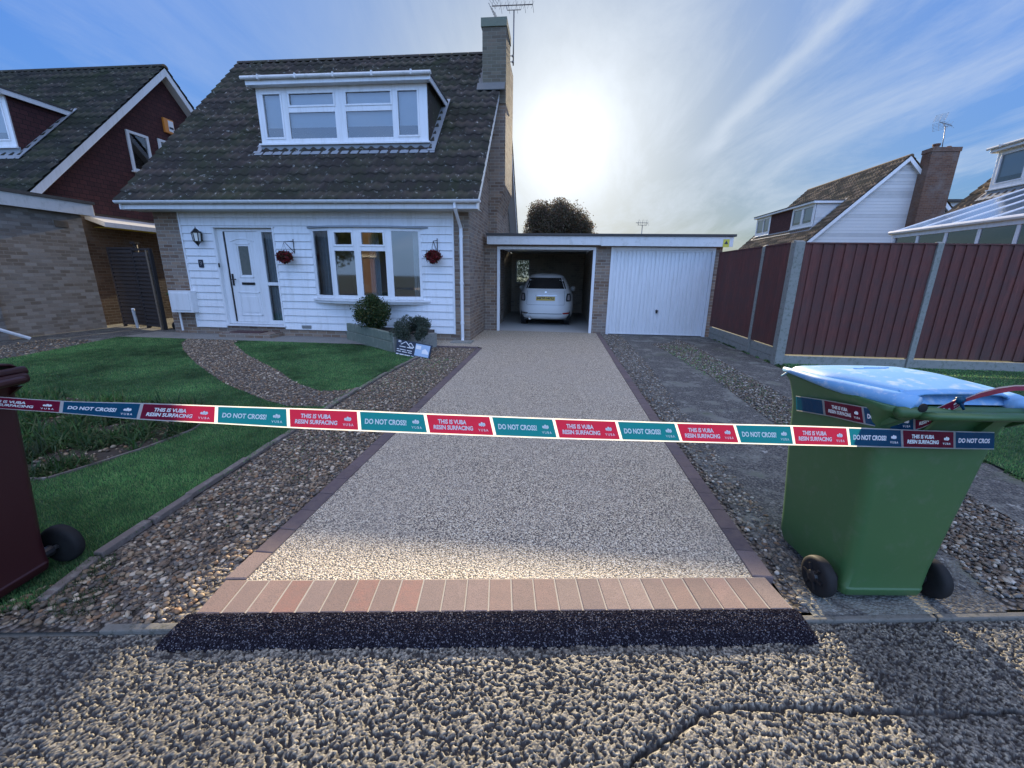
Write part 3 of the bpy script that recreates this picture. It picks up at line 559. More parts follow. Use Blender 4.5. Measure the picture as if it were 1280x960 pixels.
# ---- grass
def blades(name, poly, n, hmin, hmax, w, seed, label, cat, holes=(), z0=.006, lean=.5, cols=None, far=1e9, clump=0, parts=1, curved=False):
    r = np.random.default_rng(seed); P = np.array(poly); lo, hi = P.min(0), P.max(0); pts = np.zeros((0, 2))
    while len(pts) < n:
        q = lo+(hi-lo)*r.random((n*2, 2))
        k_ = inpoly(q, poly)
        for hl in holes: k_ &= ~inpoly(q, hl)
        if clump: k_ &= vnoise(q[:, 0]+50, q[:, 1]+50, clump, seed) > .42
        dd = np.hypot(q[:, 0], q[:, 1]); k_ &= r.random(len(q)) < np.clip((far/dd)**2, .12, 1)
        pts = np.vstack([pts, q[k_]])
    p = pts[:n]; dd = np.hypot(p[:, 0], p[:, 1]); wide = np.clip(dd/2.6, .8, 3.2)
    h_ = hmin+(hmax-hmin)*r.random(n)**1.3; a = r.random(n)*6.283; ln = lean*r.random(n); b = r.random(n)*6.283
    base = np.concatenate([p, np.full((n, 1), z0)], 1); side_ = np.stack([np.cos(a), np.sin(a), np.zeros(n)], -1)*(w*wide*(.6+.8*r.random(n)))[:, None]
    dirv = np.stack([np.cos(b)*ln, np.sin(b)*ln, np.ones(n)], -1); dirv /= np.linalg.norm(dirv, axis=1)[:, None]
    if cols is None: cols = [(.10, .24, .075), (.155, .33, .10), (.055, .165, .055), (.26, .34, .13), (.12, .26, .085)]
    t = np.array(cols)[(r.random(n)*len(cols)).astype(int)]*(.15+1.25*vnoise(p[:, 0]+90, p[:, 1]+90, .7, seed+1)+.65*vnoise(p[:, 0]+90, p[:, 1]+90, .10, seed+2))[:, None]
    if curved:
        midp = base+dirv*(h_*.55)[:, None]; d2 = dirv+np.stack([np.cos(b), np.sin(b), -np.full(n, .8)], -1)*(ln*1.3)[:, None]; d2 /= np.linalg.norm(d2, axis=1)[:, None]; tip = midp+d2*(h_*.55)[:, None]
        V = np.stack([base-side_, base+side_, midp+side_*.8, midp-side_*.8, tip], 1).reshape(-1, 3); i = np.arange(n)[:, None]*5
        F = np.concatenate([i+np.array([[0, 1, 2]]), i+np.array([[0, 2, 3]]), i+np.array([[3, 2, 4]])]); T = np.repeat(t, 5, 0)
    else:
        V = np.stack([base-side_, base+side_, base+dirv*h_[:, None]], 1).reshape(-1, 3); F = np.arange(3*n).reshape(-1, 3); T = np.repeat(t, 3, 0)
    return tag(np_mesh(name, V, F, M['grass'], tint=T), label, cat, kind='stuff')
blades('grass', lawn, 330000, .008, .026, .0016, 31, 'short green lawn grass in front of the white clad house', 'grass', holes=(gpath, bed), far=2.6)
blades('grass', lawnR, 90000, .012, .030, .0018, 32, 'short green lawn grass in front of the red brown fence', 'grass', z0=.02, far=3.5)
for i_, (sg, hh) in enumerate(((-.075, .03), (-.02, .022))):
    ring_ = [(x+sg-.02, y) for x, y in edge]+[(x+sg+.02, y) for x, y in edge[::-1]]
    blades('grass', ring_, 2600, .012, hh, .0018, 60+i_, 'ragged grass fringe growing over the lawn edging', 'grass', lean=1.4, clump=.09, z0=.02 if i_ else .006)
blades('weeds', bed, 9000, .06, .20, .0035, 33, 'long tangled grass and weeds growing in the lawn bed', 'weeds', z0=.01, lean=1.8, clump=.16, curved=True, cols=[(.05, .14, .03), (.08, .17, .04), (.035, .10, .03), (.13, .16, .06), (.06, .12, .05)])
blades('weeds', [(-2.6, 1.1), (-2.22, 1.25), (-2.0, 1.22), (-1.85, 1.3), (-2.0, 1.42), (-2.24, 1.62), (-2.5, 1.5)], 2200, .008, .035, .002, 34, 'low moss and grass creeping over the pebbles by the pavement', 'weeds', lean=1.5, clump=.05, cols=[(.05, .10, .03), (.09, .10, .04), (.04, .08, .03)])
blades('weeds', [(3.5, 2.9), (3.75, 3.1), (3.95, 5.2), (4.02, 7.4), (3.98, 10.4), (3.88, 10.4), (3.85, 7.5), (3.72, 5.2)], 9000, .01, .05, .003, 35, 'ragged green tufts along the foot of the side fence', 'weeds', lean=1.2, clump=.12, z0=.004)
blades('weeds', [(2.35, 4), (2.9, 4), (3.0, 9.5), (2.3, 9.0)], 1500, .006, .03, .003, 36, 'sparse moss and grass in the right gravel strip', 'weeds', lean=1.5, clump=.07, z0=.01)
blades('weeds', [(-2.3, 1.9), (-1.6, 1.9), (-1.6, 7), (-2.35, 7)], 1500, .006, .03, .002, 37, 'sparse seedlings pushing through the left pebble bed', 'weeds', lean=1.5, clump=.05, z0=.01)

# ================================================================== BUILDINGS
EY, RY, EZ, RZ = -.45, 3.95, 2.90, 7.25        # eaves / ridge of the shared house type, local y and z
SL = (RZ-EZ)/(RY-EY)
roofz = lambda y: EZ+(y-EY)*SL
def tiles(name, x0, x1, y0, z0, y1, z1, mat, parent, period=.225, row=.28, amp=.036, step=.032):
    L_ = math.hypot(y1-y0, z1-z0); rows = max(1, round(L_/row)); uy, uz = (y1-y0)/L_, (z1-z0)/L_; nyv, nzv = -uz*(1 if y1 > y0 else -1), abs(uy)
    nxx = int((x1-x0)/period*8); xs = np.linspace(x0, x1, nxx); prof = amp*(.5+.5*np.cos(2*np.pi*(xs-x0)/period))**1.4
    r = np.random.default_rng(int(abs(x0*100))+5); jit = r.random((rows, int((x1-x0)/(period*2))+2))*.010
    ss, up = [], []
    for k_ in range(rows): ss += [k_*L_/rows+.0005, k_*L_/rows+.004, (k_+1)*L_/rows]; up += [step-.028, step, .004]
    ss, up = np.array(ss), np.array(up); rid = np.repeat(np.arange(rows), 3); cid = ((xs-x0)/(period*2)).astype(int)
    H = prof[None, :]+up[:, None]+jit[rid][:, cid]; Xg = np.repeat(xs[None, :], len(ss), 0)
    Yg = y0+uy*ss[:, None]+nyv*H; Zg = z0+uz*ss[:, None]+nzv*H
    F = grid_faces(len(ss), nxx)
    if y1 > y0: F = F[:, ::-1]
    return np_mesh(name, np.stack([Xg, Yg, Zg], -1).reshape(-1, 3), F, mat, parent)
def grid_panel(mb, x0, x1, z0, z1, holes, y0, y1):
    """solid plate with rectangular holes (x0,x1,z0,z1)"""
    X_ = sorted({x0, x1, *[h[0] for h in holes], *[h[1] for h in holes]}); Z_ = sorted({z0, z1, *[h[2] for h in holes], *[h[3] for h in holes]})
    for a, b in zip(X_[:-1], X_[1:]):
        run = None
        for c, d in zip(Z_[:-1], Z_[1:]):
            inside = any(h[0]-1e-6 <= a and b <= h[1]+1e-6 and h[2]-1e-6 <= c and d <= h[3]+1e-6 for h in holes)
            if inside:
                if run: mb.box(a, b, y0, y1, *run); run = None
            else: run = (run[0], d) if run else (c, d)
        if run: mb.box(a, b, y0, y1, *run)
def window(parent, x0, x1, z0, z1, y, panes, sash=(), behind='blind', name='window', loc=None, rz=0, sill=True, room=.0):
    """white frame, proud opening sashes, glass, and what hangs behind the glass. y = front face"""
    mb = MB(); grid_panel(mb, x0, x1, z0, z1, panes, y, y+.06)
    for i in sash:
        a, b, c, d = panes[i]; w = .038
        for (p, q, r_, s_) in ((a-w, b+w, d, d+w), (a-w, b+w, c-w, c), (a-w, a, c, d), (b, b+w, c, d)): mb.box(p, q, y-.014, y+.004, r_, s_)
    if sill: mb.box(x0-.04, x1+.04, y-.05, y+.03, z0-.035, z0+.002)
    fr = mb.build(name, M['upvc'], parent, bevel=.004)
    if loc: fr.location = loc
    fr.rotation_euler = (0, 0, rz)
    g = MB()
    for a, b, c, d in panes: g.add([(a-.004, y+.022, c-.004), (b+.004, y+.022, c-.004), (b+.004, y+.022, d+.004), (a-.004, y+.022, d+.004)], [(0, 1, 2, 3)])
    g.build('pane', M['glass'], fr)
    if behind == 'blind':
        b_ = MB(); zm = z0+(z1-z0)*.33
        for a, b, c, d in panes:
            if d > zm: b_.box(a-.02, b+.02, y+.10, y+.105, max(c, zm)-.02, d+.03)
        b_.build('blind', M['blind'], fr)
    if behind in ('curtain', 'net'):
        n_ = 60; V, F = [], []
        for a, b, c, d in panes:
            o_ = len(V); k_ = 24
            for i in range(k_+1):
                t = i/k_; xx = a-.02+(b-a+.04)*t; yy = y+.12+.018*math.sin(t*(b-a)*70); V += [(xx, yy, c-.03), (xx, yy, d+.03)]
            F += [(o_+2*i, o_+2*i+2, o_+2*i+3, o_+2*i+1) for i in range(k_)]
        mb2 = MB(); mb2.v = V; mb2.f = F; mb2.build('curtain', M['curtain'], fr, smooth=True)
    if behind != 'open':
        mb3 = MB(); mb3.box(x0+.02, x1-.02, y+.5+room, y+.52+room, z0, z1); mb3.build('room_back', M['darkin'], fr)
    return fr

def cladding(mb, x0, x1, z0, z1, ph=.17, bd=.1612):
    k0 = int(math.floor((z0-ph)/bd)); k1 = int(math.ceil((z1-ph)/bd))
    for k_ in range(k0, k1):
        a, b = max(z0, ph+k_*bd), min(z1, ph+(k_+1)*bd-.004)
        if b-a < .01: continue
        fa = (a-(ph+k_*bd))/bd; yb, yt = -.040+.022*fa, -.018
        mb.add([(x0, yb, a), (x1, yb, a), (x1, yt, b), (x0, yt, b), (x0, .0, a), (x1, .0, a), (x1, .0, b), (x0, .0, b)], [(0, 1, 2, 3), (4, 5, 1, 0), (3, 2, 6, 7), (0, 3, 7, 4), (5, 6, 2, 1)])

def dormer(H, x0, x1, z1, cheek, frame_lights, walls=None, gut=True, z0=4.28, yf=.75):
    ytop = EY+(z1-EZ)/SL; mb = MB(); yb = EY+(z0-.3-EZ)/SL
    for x in (x0, x1): mb.prism([(x-.03 if x == x1 else x, yf+.03, z0-.6), (x-.03 if x == x1 else x, yf+.03, z1), (x-.03 if x == x1 else x, ytop+.3, z1), (x-.03 if x == x1 else x, ytop+.3, z0+.4)], (.03, 0, 0))
    mb.each('dormer_cheek', cheek, H)
    mb = MB(); mb.box(x0-.10, x1+.13, yf-.20, ytop+.45, z1+.045, z1+.085); mb.build('dormer_roof', M['felt'], H)
    mb = MB(); mb.box(x0-.10, x1+.13, yf-.17, yf-.145, z1-.055, z1+.05); mb.box(x1+.09, x1+.115, yf-.145, ytop+.1, z1-.07, z1+.05); mb.box(x0-.095, x0-.07, yf-.145, ytop+.1, z1-.07, z1+.05); mb.box(x0-.07, x1+.09, yf-.145, yf, z1-.05, z1-.035); mb.build('dormer_fascia', M['upvc'], H, bevel=.004)
    if gut:
        mb = MB(); mb.tube([(x0-.16, yf-.215, z1+.065), (x1+.16, yf-.215, z1+.055)], .038, 10)
        for i in range(5): xx = x0+(x1-x0)*(i+.3)/4.6; mb.box(xx-.016, xx+.016, yf-.258, yf-.17, z1+.018, z1+.108)
        mb.build('dormer_gutter', M['fascia'], H, smooth=False)
    mb = MB(); mb.box(x0-.03, x1+.03, yf+.0, yf+.03, z0-.42, z0); 
    a = Vector((0, yf-.09, roofz(yf-.09)+.03)); mb.prism([(x0-.15, yf+.02, z0-.12), (x1+.15, yf+.02, z0-.12), (x1+.17, yf-.17, roofz(yf-.17)+.062), (x0-.17, yf-.17, roofz(yf-.17)+.062)], (0, 0, .012))
    for sx, w in ((x0-.16, .16), (x1, .16)):
        mb.prism([(sx, yf-.12, roofz(yf-.12)+.062), (sx+w, yf-.12, roofz(yf-.12)+.062), (sx+w, ytop+.1, roofz(ytop+.1)+.062), (sx, ytop+.1, roofz(ytop+.1)+.062)], (0, -.008, .008))
    mb.each('lead_flashing', M['lead'], H)
    if walls:
        mb = MB(); 
        for a, b in walls: mb.box(a, b, yf+.012, yf+.05, z0-.02, z1)
        mb.each('dormer_wall', cheek, H)
    for (a, b, panes, sash) in frame_lights: window(H, a, b, z0, z1-.05, yf, panes, sash, 'blind', 'dormer_window', sill=True)

def house(name, label, loc, rz, mats, xl=-3.6, xr=3.6, front=None, front_holes=(), chim=None, dorm=None, gable_window=None, gutterside=True, ov=.27):
    """mats: front wall, gable upper, gable lower, roof, cheek"""
    H = thing(name, label, 'house', loc, rz); fw, gu, gl_, rf, ck = mats
    # walls
    mb = MB(); grid_panel(mb, xl+.1, xr-.1, -.1, 2.80, front_holes, 0, .10); mb.build('front_wall', fw, H); mb = MB(); mb.box(xl+.1, xr-.1, 7.80, 7.9, -.1, 2.8); mb.build('rear_wall', fw, H)
    low = MB(); upp = MB()
    for x in (xl, xr-.1):
        low.prism([(x, -.002, -.1), (x, 7.9, -.1), (x, 7.9, 2.86), (x, -.002, 2.86)], (.1, 0, 0))
        upp.prism([(x+(.1 if x > 0 else -.012), 0, 2.86), (x+(.1 if x > 0 else -.012), 7.9, 2.86), (x+(.1 if x > 0 else -.012), 7.9, 3.02), (x+(.1 if x > 0 else -.012), RY, RZ-.14), (x+(.1 if x > 0 else -.012), 0, 3.18)], (.012 if x > 0 else .112, 0, 0)) if gu != gl_ else upp.prism([(x, 0, 2.86), (x, 7.9, 2.86), (x, 7.9, 3.02), (x, RY, RZ-.14), (x, 0, 3.18)], (.1, 0, 0))
    low.each('side_wall', gl_, H); upp.each('gable_wall', gu, H)
    # roof: tiled slopes over a solid deck
    mb = MB(); d = .10; BY = 2*RY-EY
    mb.prism([(xl-ov, EY, EZ-.02), (xl-ov, RY, RZ-.02), (xl-ov, BY, EZ-.02), (xl-ov, BY, EZ-.09), (xl-ov, RY, RZ-.16), (xl-ov, EY, EZ-.09)], (xr-xl+2*ov, 0, 0)); R_ = mb.build('roof', rf, H)
    tiles('roof_tiles', xl-ov-.03, xr+ov+.03, EY-.06, EZ-.06, RY, RZ, rf, R_)
    tiles('roof_tiles', xl-ov-.03, xr+ov+.03, BY+.06, EZ-.06, RY, RZ, rf, R_)
    mb = MB(); x = xl-ov-.03; 
    while x < xr+ov:
        b = min(x+.44, xr+ov+.03); n_ = 8; r1 = .105
        for (p, q, rr) in ((x, b, .11),):
            pts_ = [(p, RY+rr*math.cos(math.pi*i/n_), RZ-.03+rr*.85*math.sin(math.pi*i/n_)) for i in range(n_+1)]; mb.prism(pts_, (q-p-.006, 0, 0))
        x += .45
    mb.build('ridge_tiles', rf, R_)
    # eaves
    mb = MB(); mb.box(xl-ov, xr+ov, EY+.03, EY+.05, EZ-.19, EZ-.04); mb.box(xl-ov, xr+ov, BY-.05, BY-.03, EZ-.19, EZ-.04); mb.each('fascia', M['upvc'], H, bevel=.003)
    mb = MB(); mb.box(xl-ov, xr+ov, EY+.05, .0, EZ-.19, EZ-.175); mb.build('soffit', M['soffit'], H)
    mb = MB(); gy, gz = EY-.035, EZ-.035; n_ = 10
    out = [(0, gy-.058*math.cos(math.pi*i/n_), gz-.058*math.sin(math.pi*i/n_)) for i in range(n_+1)]; inn = [(0, gy-.050*math.cos(math.pi*i/n_), gz-.050*math.sin(math.pi*i/n_)) for i in range(n_+1)][::-1]
    mb.prism([(xl-ov-.06, a, b) for _, a, b in out+inn], (xr-xl+2*ov+.12, 0, 0))
    for i in range(9): xx = xl-ov+.3+i*(xr-xl+2*ov-.5)/8; mb.prism([(xx, gy-.064*math.cos(math.pi*i_/n_), gz-.064*math.sin(math.pi*i_/n_)) for i_ in range(n_+1)], (.035, 0, 0))
    mb.build('gutter', M['upvc'], H)
    # barge boards on both gables, with a box end at the eaves
    mb = MB()
    for x in (xl-ov-.004, xr+ov-.02):
        for sy in (1, -1):
            f_ = (lambda y: y) if sy == 1 else (lambda y: 2*RY-y)
            mb.prism([(x, f_(EY-.02), EZ-.05), (x, f_(RY), RZ-.03), (x, f_(RY), RZ-.24), (x, f_(EY+.2), EZ-.05-.0), (x, f_(EY+.2), EZ-.2), (x, f_(EY-.02), EZ-.2)], (.024, 0, 0))
    mb.each('barge_board', M['upvc'], H, bevel=.003)
    mb = MB()
    for (a, b) in ((xl-ov+.02, xl), (xr, xr+ov-.02)):
        for sy in (1, -1):
            f_ = (lambda y: y) if sy == 1 else (lambda y: 2*RY-y); mb.prism([(a, f_(EY+.05), EZ-.165), (a, f_(RY), RZ-.205), (a, f_(RY), RZ-.19), (a, f_(EY+.05), EZ-.15)], (b-a, 0, 0))
    mb.each('verge_soffit', M['soffit'], H)
    if dorm: dormer(H, **dorm)
    return H

# ---- our white clad house
HX, HY = -5.45, 8.95
def hx(px, py, Y=HY): return onY(px, py, Y).x-HX
def hz(px, py, Y=HY): return onY(px, py, Y).z
def quad(pts, Y, inv=True):
    """pane from the four sight lines (left,top,right,bottom) averaged on the plane Y -> local x0,x1,z0,z1"""
    (xa, xb, ya, yb) = pts; c = [onY(xa[0], ya, Y), onY(xa[1], yb, Y), onY(xb[0], ya, Y), onY(xb[1], yb, Y)]
    return ((c[0].x+c[1].x)/2-HX, (c[2].x+c[3].x)/2-HX, (c[1].z+c[3].z)/2, (c[0].z+c[2].z)/2)
DY = 9.70
dx0, dx1, dzb, dzt = quad(((319, 327), (535, 534), 107, 178.5), DY); dx0, dx1 = dx0, dx1
def dp(a, b, c, d): return quad(((a, a+(4 if a < 350 else 2 if a < 450 else 0)), (b, b+(4 if b < 350 else 2 if b < 450 else 0)), c, d), DY)
dpan = [dp(329.5, 351.5, 119, 171.5), dp(360.5, 415.5, 117.5, 131), dp(361.5, 419, 138.5, 173.5), dp(431.5, 488, 115, 129), dp(432.5, 491, 137, 172), dp(498, 522, 114, 168)]
# straighten the lights to shared heights
zt, zb = dzt-.13, dzb+.10
dpan = [(a, b, zb+.03 if i in (0, 5) else (zt-.22 if i in (1, 3) else zb), zt if i not in (2, 4) else zt-.36) for i, (a, b, c, d) in enumerate(dpan)]
DO = (hx(264.7, 284.7)+hx(286, 405.6))/2, (hx(342, 285.6)+hx(359, 411))/2
dz0, dz1 = hz(320, 405.5), hz(300, 285)
BWx = (onY(388, 300, 8.9).x-HX, onY(526, 300, 8.9).x-HX); bz0, bz1 = hz(450, 374, 8.75), hz(450, 284.5, 8.75)
H1 = house('white_clad_house', 'two storey house with white boarded front, brown tiled roof and a wide dormer', (HX, HY, 0), 0,
    (M['brick'], M['brick'], M['brick'], M['roof'], M['tilehung']), front_holes=[(DO[0], DO[1], dz0, dz1), (BWx[0]+.03, BWx[1]-.03, bz0, bz1)],
    dorm=dict(x0=dx0-.0, x1=dx1+.0, z1=dzt+.05, cheek=M['roof'], frame_lights=[(dx0, dx1, dpan, (1, 3, 0, 5))], z0=dzb))
# cladding
cxl, cxr = hx(237, 335), hx(566.5, 340); ct = 2.72
mb = MB()
for (a, b, c, d) in ((cxl, DO[0], .17, ct), (DO[0], DO[1], dz1, ct), (DO[1], BWx[0], .17, ct), (BWx[0], BWx[1], bz1+.02, ct), (BWx[0], BWx[1], .17, bz0-.02), (BWx[1], cxr, .17, ct)): cladding(mb, a, b, c, d)
mb.box(cxl-.035, cxl, -.045, 0, .165, ct); mb.box(cxr, cxr+.035, -.045, 0, .165, ct)
mb.build('cladding', M['cladding'], H1)
# front door in its white surround
fy = .03
mb = MB(); pw = .07
lx0, lx1 = DO[0]+.19, hx(327, 345, HY)          # door leaf
sx0, sx1 = hx(331.5, 340), DO[1]-.07             # sidelight
zmid = hz(340, 355)
grid_panel(mb, DO[0], DO[1], dz0, dz1, [(lx0, lx1, dz0+.05, dz1-.07), (sx0, sx1, dz0+.1, zmid-.035), (sx0, sx1, zmid+.035, dz1-.08)], fy, fy+.08)
mb.box(DO[0]-.02, DO[1]+.02, -.05, fy+.02, dz1, dz1+.03); mb.box(DO[0], DO[0]+.05, -.045, fy, dz0, dz1); mb.box(DO[1]-.04, DO[1], -.045, fy, dz0, dz1); mb.box(DO[0], DO[1]+.02, -.07, fy, dz0-.04, dz0)
df = mb.build('door_frame', M['upvc'], H1, bevel=.004)
mb = MB(); gx0, gx1, gz0, gz1 = lx0+.31, lx1-.27, dz0+1.12, dz1-.38
grid_panel(mb, lx0+.035, lx1-.004, dz0+.055, dz1-.075, [(gx0, gx1, gz0, gz1)], fy+.02, fy+.07)
for (a, b, c, d) in ((gx0-.05, gx1+.05, gz0-.06, gz1+.06), (gx0-.14, gx1+.14, dz0+.20, dz0+.74)):
    w = .022
    for q in ((a, b, d-w, d), (a, b, c, c+w), (a, a+w, c, d), (b-w, b, c, d)): mb.box(q[0], q[1], fy+.008, fy+.021, q[2], q[3])
w = .018; mb.box(gx0-.08, gx1+.08, fy+.012, fy+.021, dz0+.28, dz0+.64)
npt = 9
mb.tube([(gx0-.16+(gx1-gx0+.32)*i/npt, fy+.014, gz1+.10+.06*math.sin(math.pi*i/npt)) for i in range(npt+1)], .010, 6)
dl = mb.build('front_door', M['upvc'], H1, bevel=.003)
mb = MB(); mb.box(gx0, gx1, fy+.04, fy+.045, gz0, gz1); mb.build('obscure_glass', mottled('obscured_glass', (.16, .17, .15), (.09, .10, .09), 14, .25, .3, .002, 60), dl)
mb = MB(); mb.box(gx0-.02, gx1+.05, fy+.004, fy+.021, dz0+.90, dz0+.955); mb.build('letter_box', M['black'], dl)
mb = MB(); mb.box(lx0+.065, lx0+.10, fy, fy+.021, dz0+.88, dz0+1.14); mb.tube([(lx0+.08, fy-.03, dz0+1.02), (lx0+.19, fy-.035, dz0+1.02)], .011, 8); mb.build('door_handle', M['black'], dl)
mb = MB(); mb.box(lx0+.004, lx0+.034, fy+.012, fy+.075, dz0+.055, dz1-.075); mb.build('door_edge_shadow_gap', M['black'], dl)
window_g = MB()
for (c, d) in ((dz0+.1, zmid-.035), (zmid+.035, dz1-.08)): window_g.add([(sx0, fy+.03, c), (sx1, fy+.03, c), (sx1, fy+.03, d), (sx0, fy+.03, d)], [(0, 1, 2, 3)])
window_g.build('sidelight_glass', M['glass'], df)
V, F = [], []; k_ = 40
for i in range(k_+1):
    t = i/k_; V += [(sx0-.03+(sx1-sx0+.06)*t, fy+.14+.02*math.sin(t*34), dz0), (sx0-.03+(sx1-sx0+.06)*t, fy+.14+.02*math.sin(t*34+.6), dz1)]
F = [(2*i, 2*i+2, 2*i+3, 2*i+1) for i in range(k_)]; mb = MB(); mb.v = V; mb.f = F; mb.build('net_curtain', M['curtain'], df, smooth=True)
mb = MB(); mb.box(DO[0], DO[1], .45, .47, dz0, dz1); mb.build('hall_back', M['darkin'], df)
mb = MB(); mb.box(DO[0]+.12, DO[1]-.10, -.46, -.002, -.02, .10); mb.build('door_step', M['brick'], H1, bevel=.006)
mb = MB(); mb.box(DO[0]+.30, DO[1]-.42, -.36, -.08, .101, .118); tag(mb.build('door_mat', M['terracotta'], None), 'dark red brown mat on the step below the white front door', 'door mat').location = (HX, HY, 0)
mb = MB(); mb.box(DO[0]+.045, DO[0]+.075, -.062, -.045, dz0+1.28, dz0+1.37); mb.build('door_bell', M['black'], H1)
# bow window: four flat lights on a shallow arc
nodes = [(BWx[0], -.03), ((hx(414.5, 330, 8.72)), -.20), (hx(447, 330, 8.66), -.26), (hx(486, 330, 8.70), -.21), (BWx[1], -.03)]
Hb = bz1-bz0
for i in range(4):
    (ax, ay), (bx_, by_) = nodes[i], nodes[i+1]; w = math.hypot(bx_-ax, by_-ay); an = math.atan2(by_-ay, bx_-ax)
    if i in (1, 2): pn = [(.075, w-.075, .08, Hb-.47), (.11, w-.11, Hb-.34, Hb-.10)]; sash = (1,)
    else: pn = [(.07, w-.06, .07, Hb-.06)]; sash = ()
    window(H1, 0, w, 0, Hb, 0, pn, sash, 'open', 'bow_window', (ax, ay, bz0), an, sill=False)
arc = [Vector((BWx[0]-.07, -.03, 0))]+[Vector((a, b-.06, 0)) for a, b in nodes]+[Vector((BWx[1]+.16, -.03, 0))]
mb = MB(); mb.prism([(p.x, p.y-.02, bz0-.05) for p in arc]+[(BWx[1]+.16, .0, bz0-.05), (BWx[0]-.07, .0, bz0-.05)], (0, 0, .045))
mb.prism([(p.x*.97+.015*0, p.y+.015, bz0-.10) for p in arc]+[(BWx[1]+.05, .0, bz0-.10), (BWx[0]+.02, .0, bz0-.10)], (0, 0, .048)); mb.build('window_sill', M['upvc'], H1, bevel=.004)
mb = MB(); mb.prism([(p.x, p.y+.005, bz1+.002) for p in arc]+[(BWx[1]+.1, .0, bz1+.002), (BWx[0]-.07, .0, bz1+.002)], (0, 0, .035)); mb.build('window_head_flashing', M['lead'], H1)
mb = MB(); mb.box(BWx[0]-.6, BWx[1]+.4, 2.9, 2.92, 0, 2.6); mb.box(BWx[0]-.6, BWx[0]-.58, .12, 2.9, 0, 2.6); mb.box(BWx[1]+.38, BWx[1]+.4, .12, 2.9, 0, 2.6); mb.box(BWx[0]-.6, BWx[1]+.4, .12, 2.9, 0, .02); mb.box(BWx[0]-.6, BWx[1]+.4, .12, 2.9, 2.58, 2.6); mb.build('living_room', mottled('cream_room_wall', (.42, .40, .36), (.36, .34, .31), 1, .9, 0), H1)
V, F = [], []
for (a, b) in ((BWx[0]+.02, BWx[0]+.30), (BWx[1]-.25, BWx[1]-.02), ((BWx[0]+BWx[1])/2-.02, (BWx[0]+BWx[1])/2+.22)):
    o_ = len(V); k_ = 20
    for i in range(k_+1): t = i/k_; V += [(a+(b-a)*t, .16+.025*math.sin(t*22), bz0-.1), (a+(b-a)*t, .16+.025*math.sin(t*22+.4), bz1+.05)]
    mb = MB(); mb.v = V; mb.f = [(2*i, 2*i+2, 2*i+3, 2*i+1) for i in range(k_)]; mb.build('curtain', M['curtain'], H1, smooth=True); V = []
# downpipe with swan neck, drain
dpx = onY(577, 350, 8.86).x-HX; mb = MB()
mb.tube([(dpx-.03, EY-.03, EZ-.08), (dpx-.03, EY-.03, EZ-.17), (dpx, -.08, EZ-.52), (dpx, -.08, .10), (dpx+.005, -.12, .03)], .036, 12)
for z_ in (2.2, 1.25, .4): mb.tube([(dpx, -.08, z_), (dpx, -.08, z_+.05)], .043, 12)
mb.build('downpipe', M['upvc'], H1, smooth=False)
mb = MB(); mb.box(dpx-.22, dpx+.24, -.36, -.002, -.02, .045); mb.build('drain_surround', M['concrete'], H1, bevel=.01)
for xx in (hx(385, 411),): mb = MB(); mb.box(xx-.11, xx+.11, -.052, -.03, .20, .27); mb.build('air_brick', M['metal'], H1)
# exterior chimney breast and stack at the right gable
cx = lambda X: X-HX
mb = MB(); mb.box(cx(-1.86), cx(-1.63), 2.65, 4.35, -.1, 3.12)
mb.prism([(cx(-1.86), 2.65, 3.12), (cx(-1.63), 2.65, 3.12), (cx(-1.42), 2.65, 3.75), (cx(-1.86), 2.65, 3.75)], (0, 1.7, 0))
mb.box(cx(-1.86), cx(-1.42), 2.65, 4.35, 3.75, 6.88); mb.build('chimney_breast', M['brick'], H1); mb = MB(); mb.box(cx(-2.0), cx(-1.415), 2.62, 3.5, 5.6, 7.30); mb.build('chimney', M['stackbrick'], H1)
k = NB('mossy_chimney_brick'); 
mb = MB(); mb.box(cx(-2.03), cx(-1.40), 2.59, 3.53, 7.22, 7.40); mb.prism([(cx(-1.98), 2.62, 7.40), (cx(-1.45), 2.62, 7.40), (cx(-1.45), 3.5, 7.40), (cx(-1.98), 3.5, 7.40)], (0, 0, .015)); mb.prism([(cx(-1.90), 2.7, 7.41), (cx(-1.53), 2.7, 7.41), (cx(-1.62), 2.75, 7.47), (cx(-1.81), 2.75, 7.47)], (0, .7, 0)); mb.build('chimney_cap', mottled('mossy_chimney_cap', (.13, .17, .12), (.20, .19, .15), 6, .95, .6, .01, 40), H1)
mb = MB(); mb.prism([(cx(-2.12), 2.45, roofz(2.45)+.07), (cx(-1.43), 2.45, roofz(2.45)+.07), (cx(-1.43), 2.60, roofz(2.6)+.12), (cx(-2.12), 2.60, roofz(2.6)+.12)], (0, -.01, .015)); mb.prism([(cx(-2.13), 2.5, roofz(2.5)+.05), (cx(-2.01), 2.5, roofz(2.5)+.05), (cx(-2.01), 3.6, roofz(3.6)+.05), (cx(-2.13), 3.6, roofz(3.6)+.05)], (0, -.01, .012)); mb.build('chimney_flashing', M['darklead'], H1)
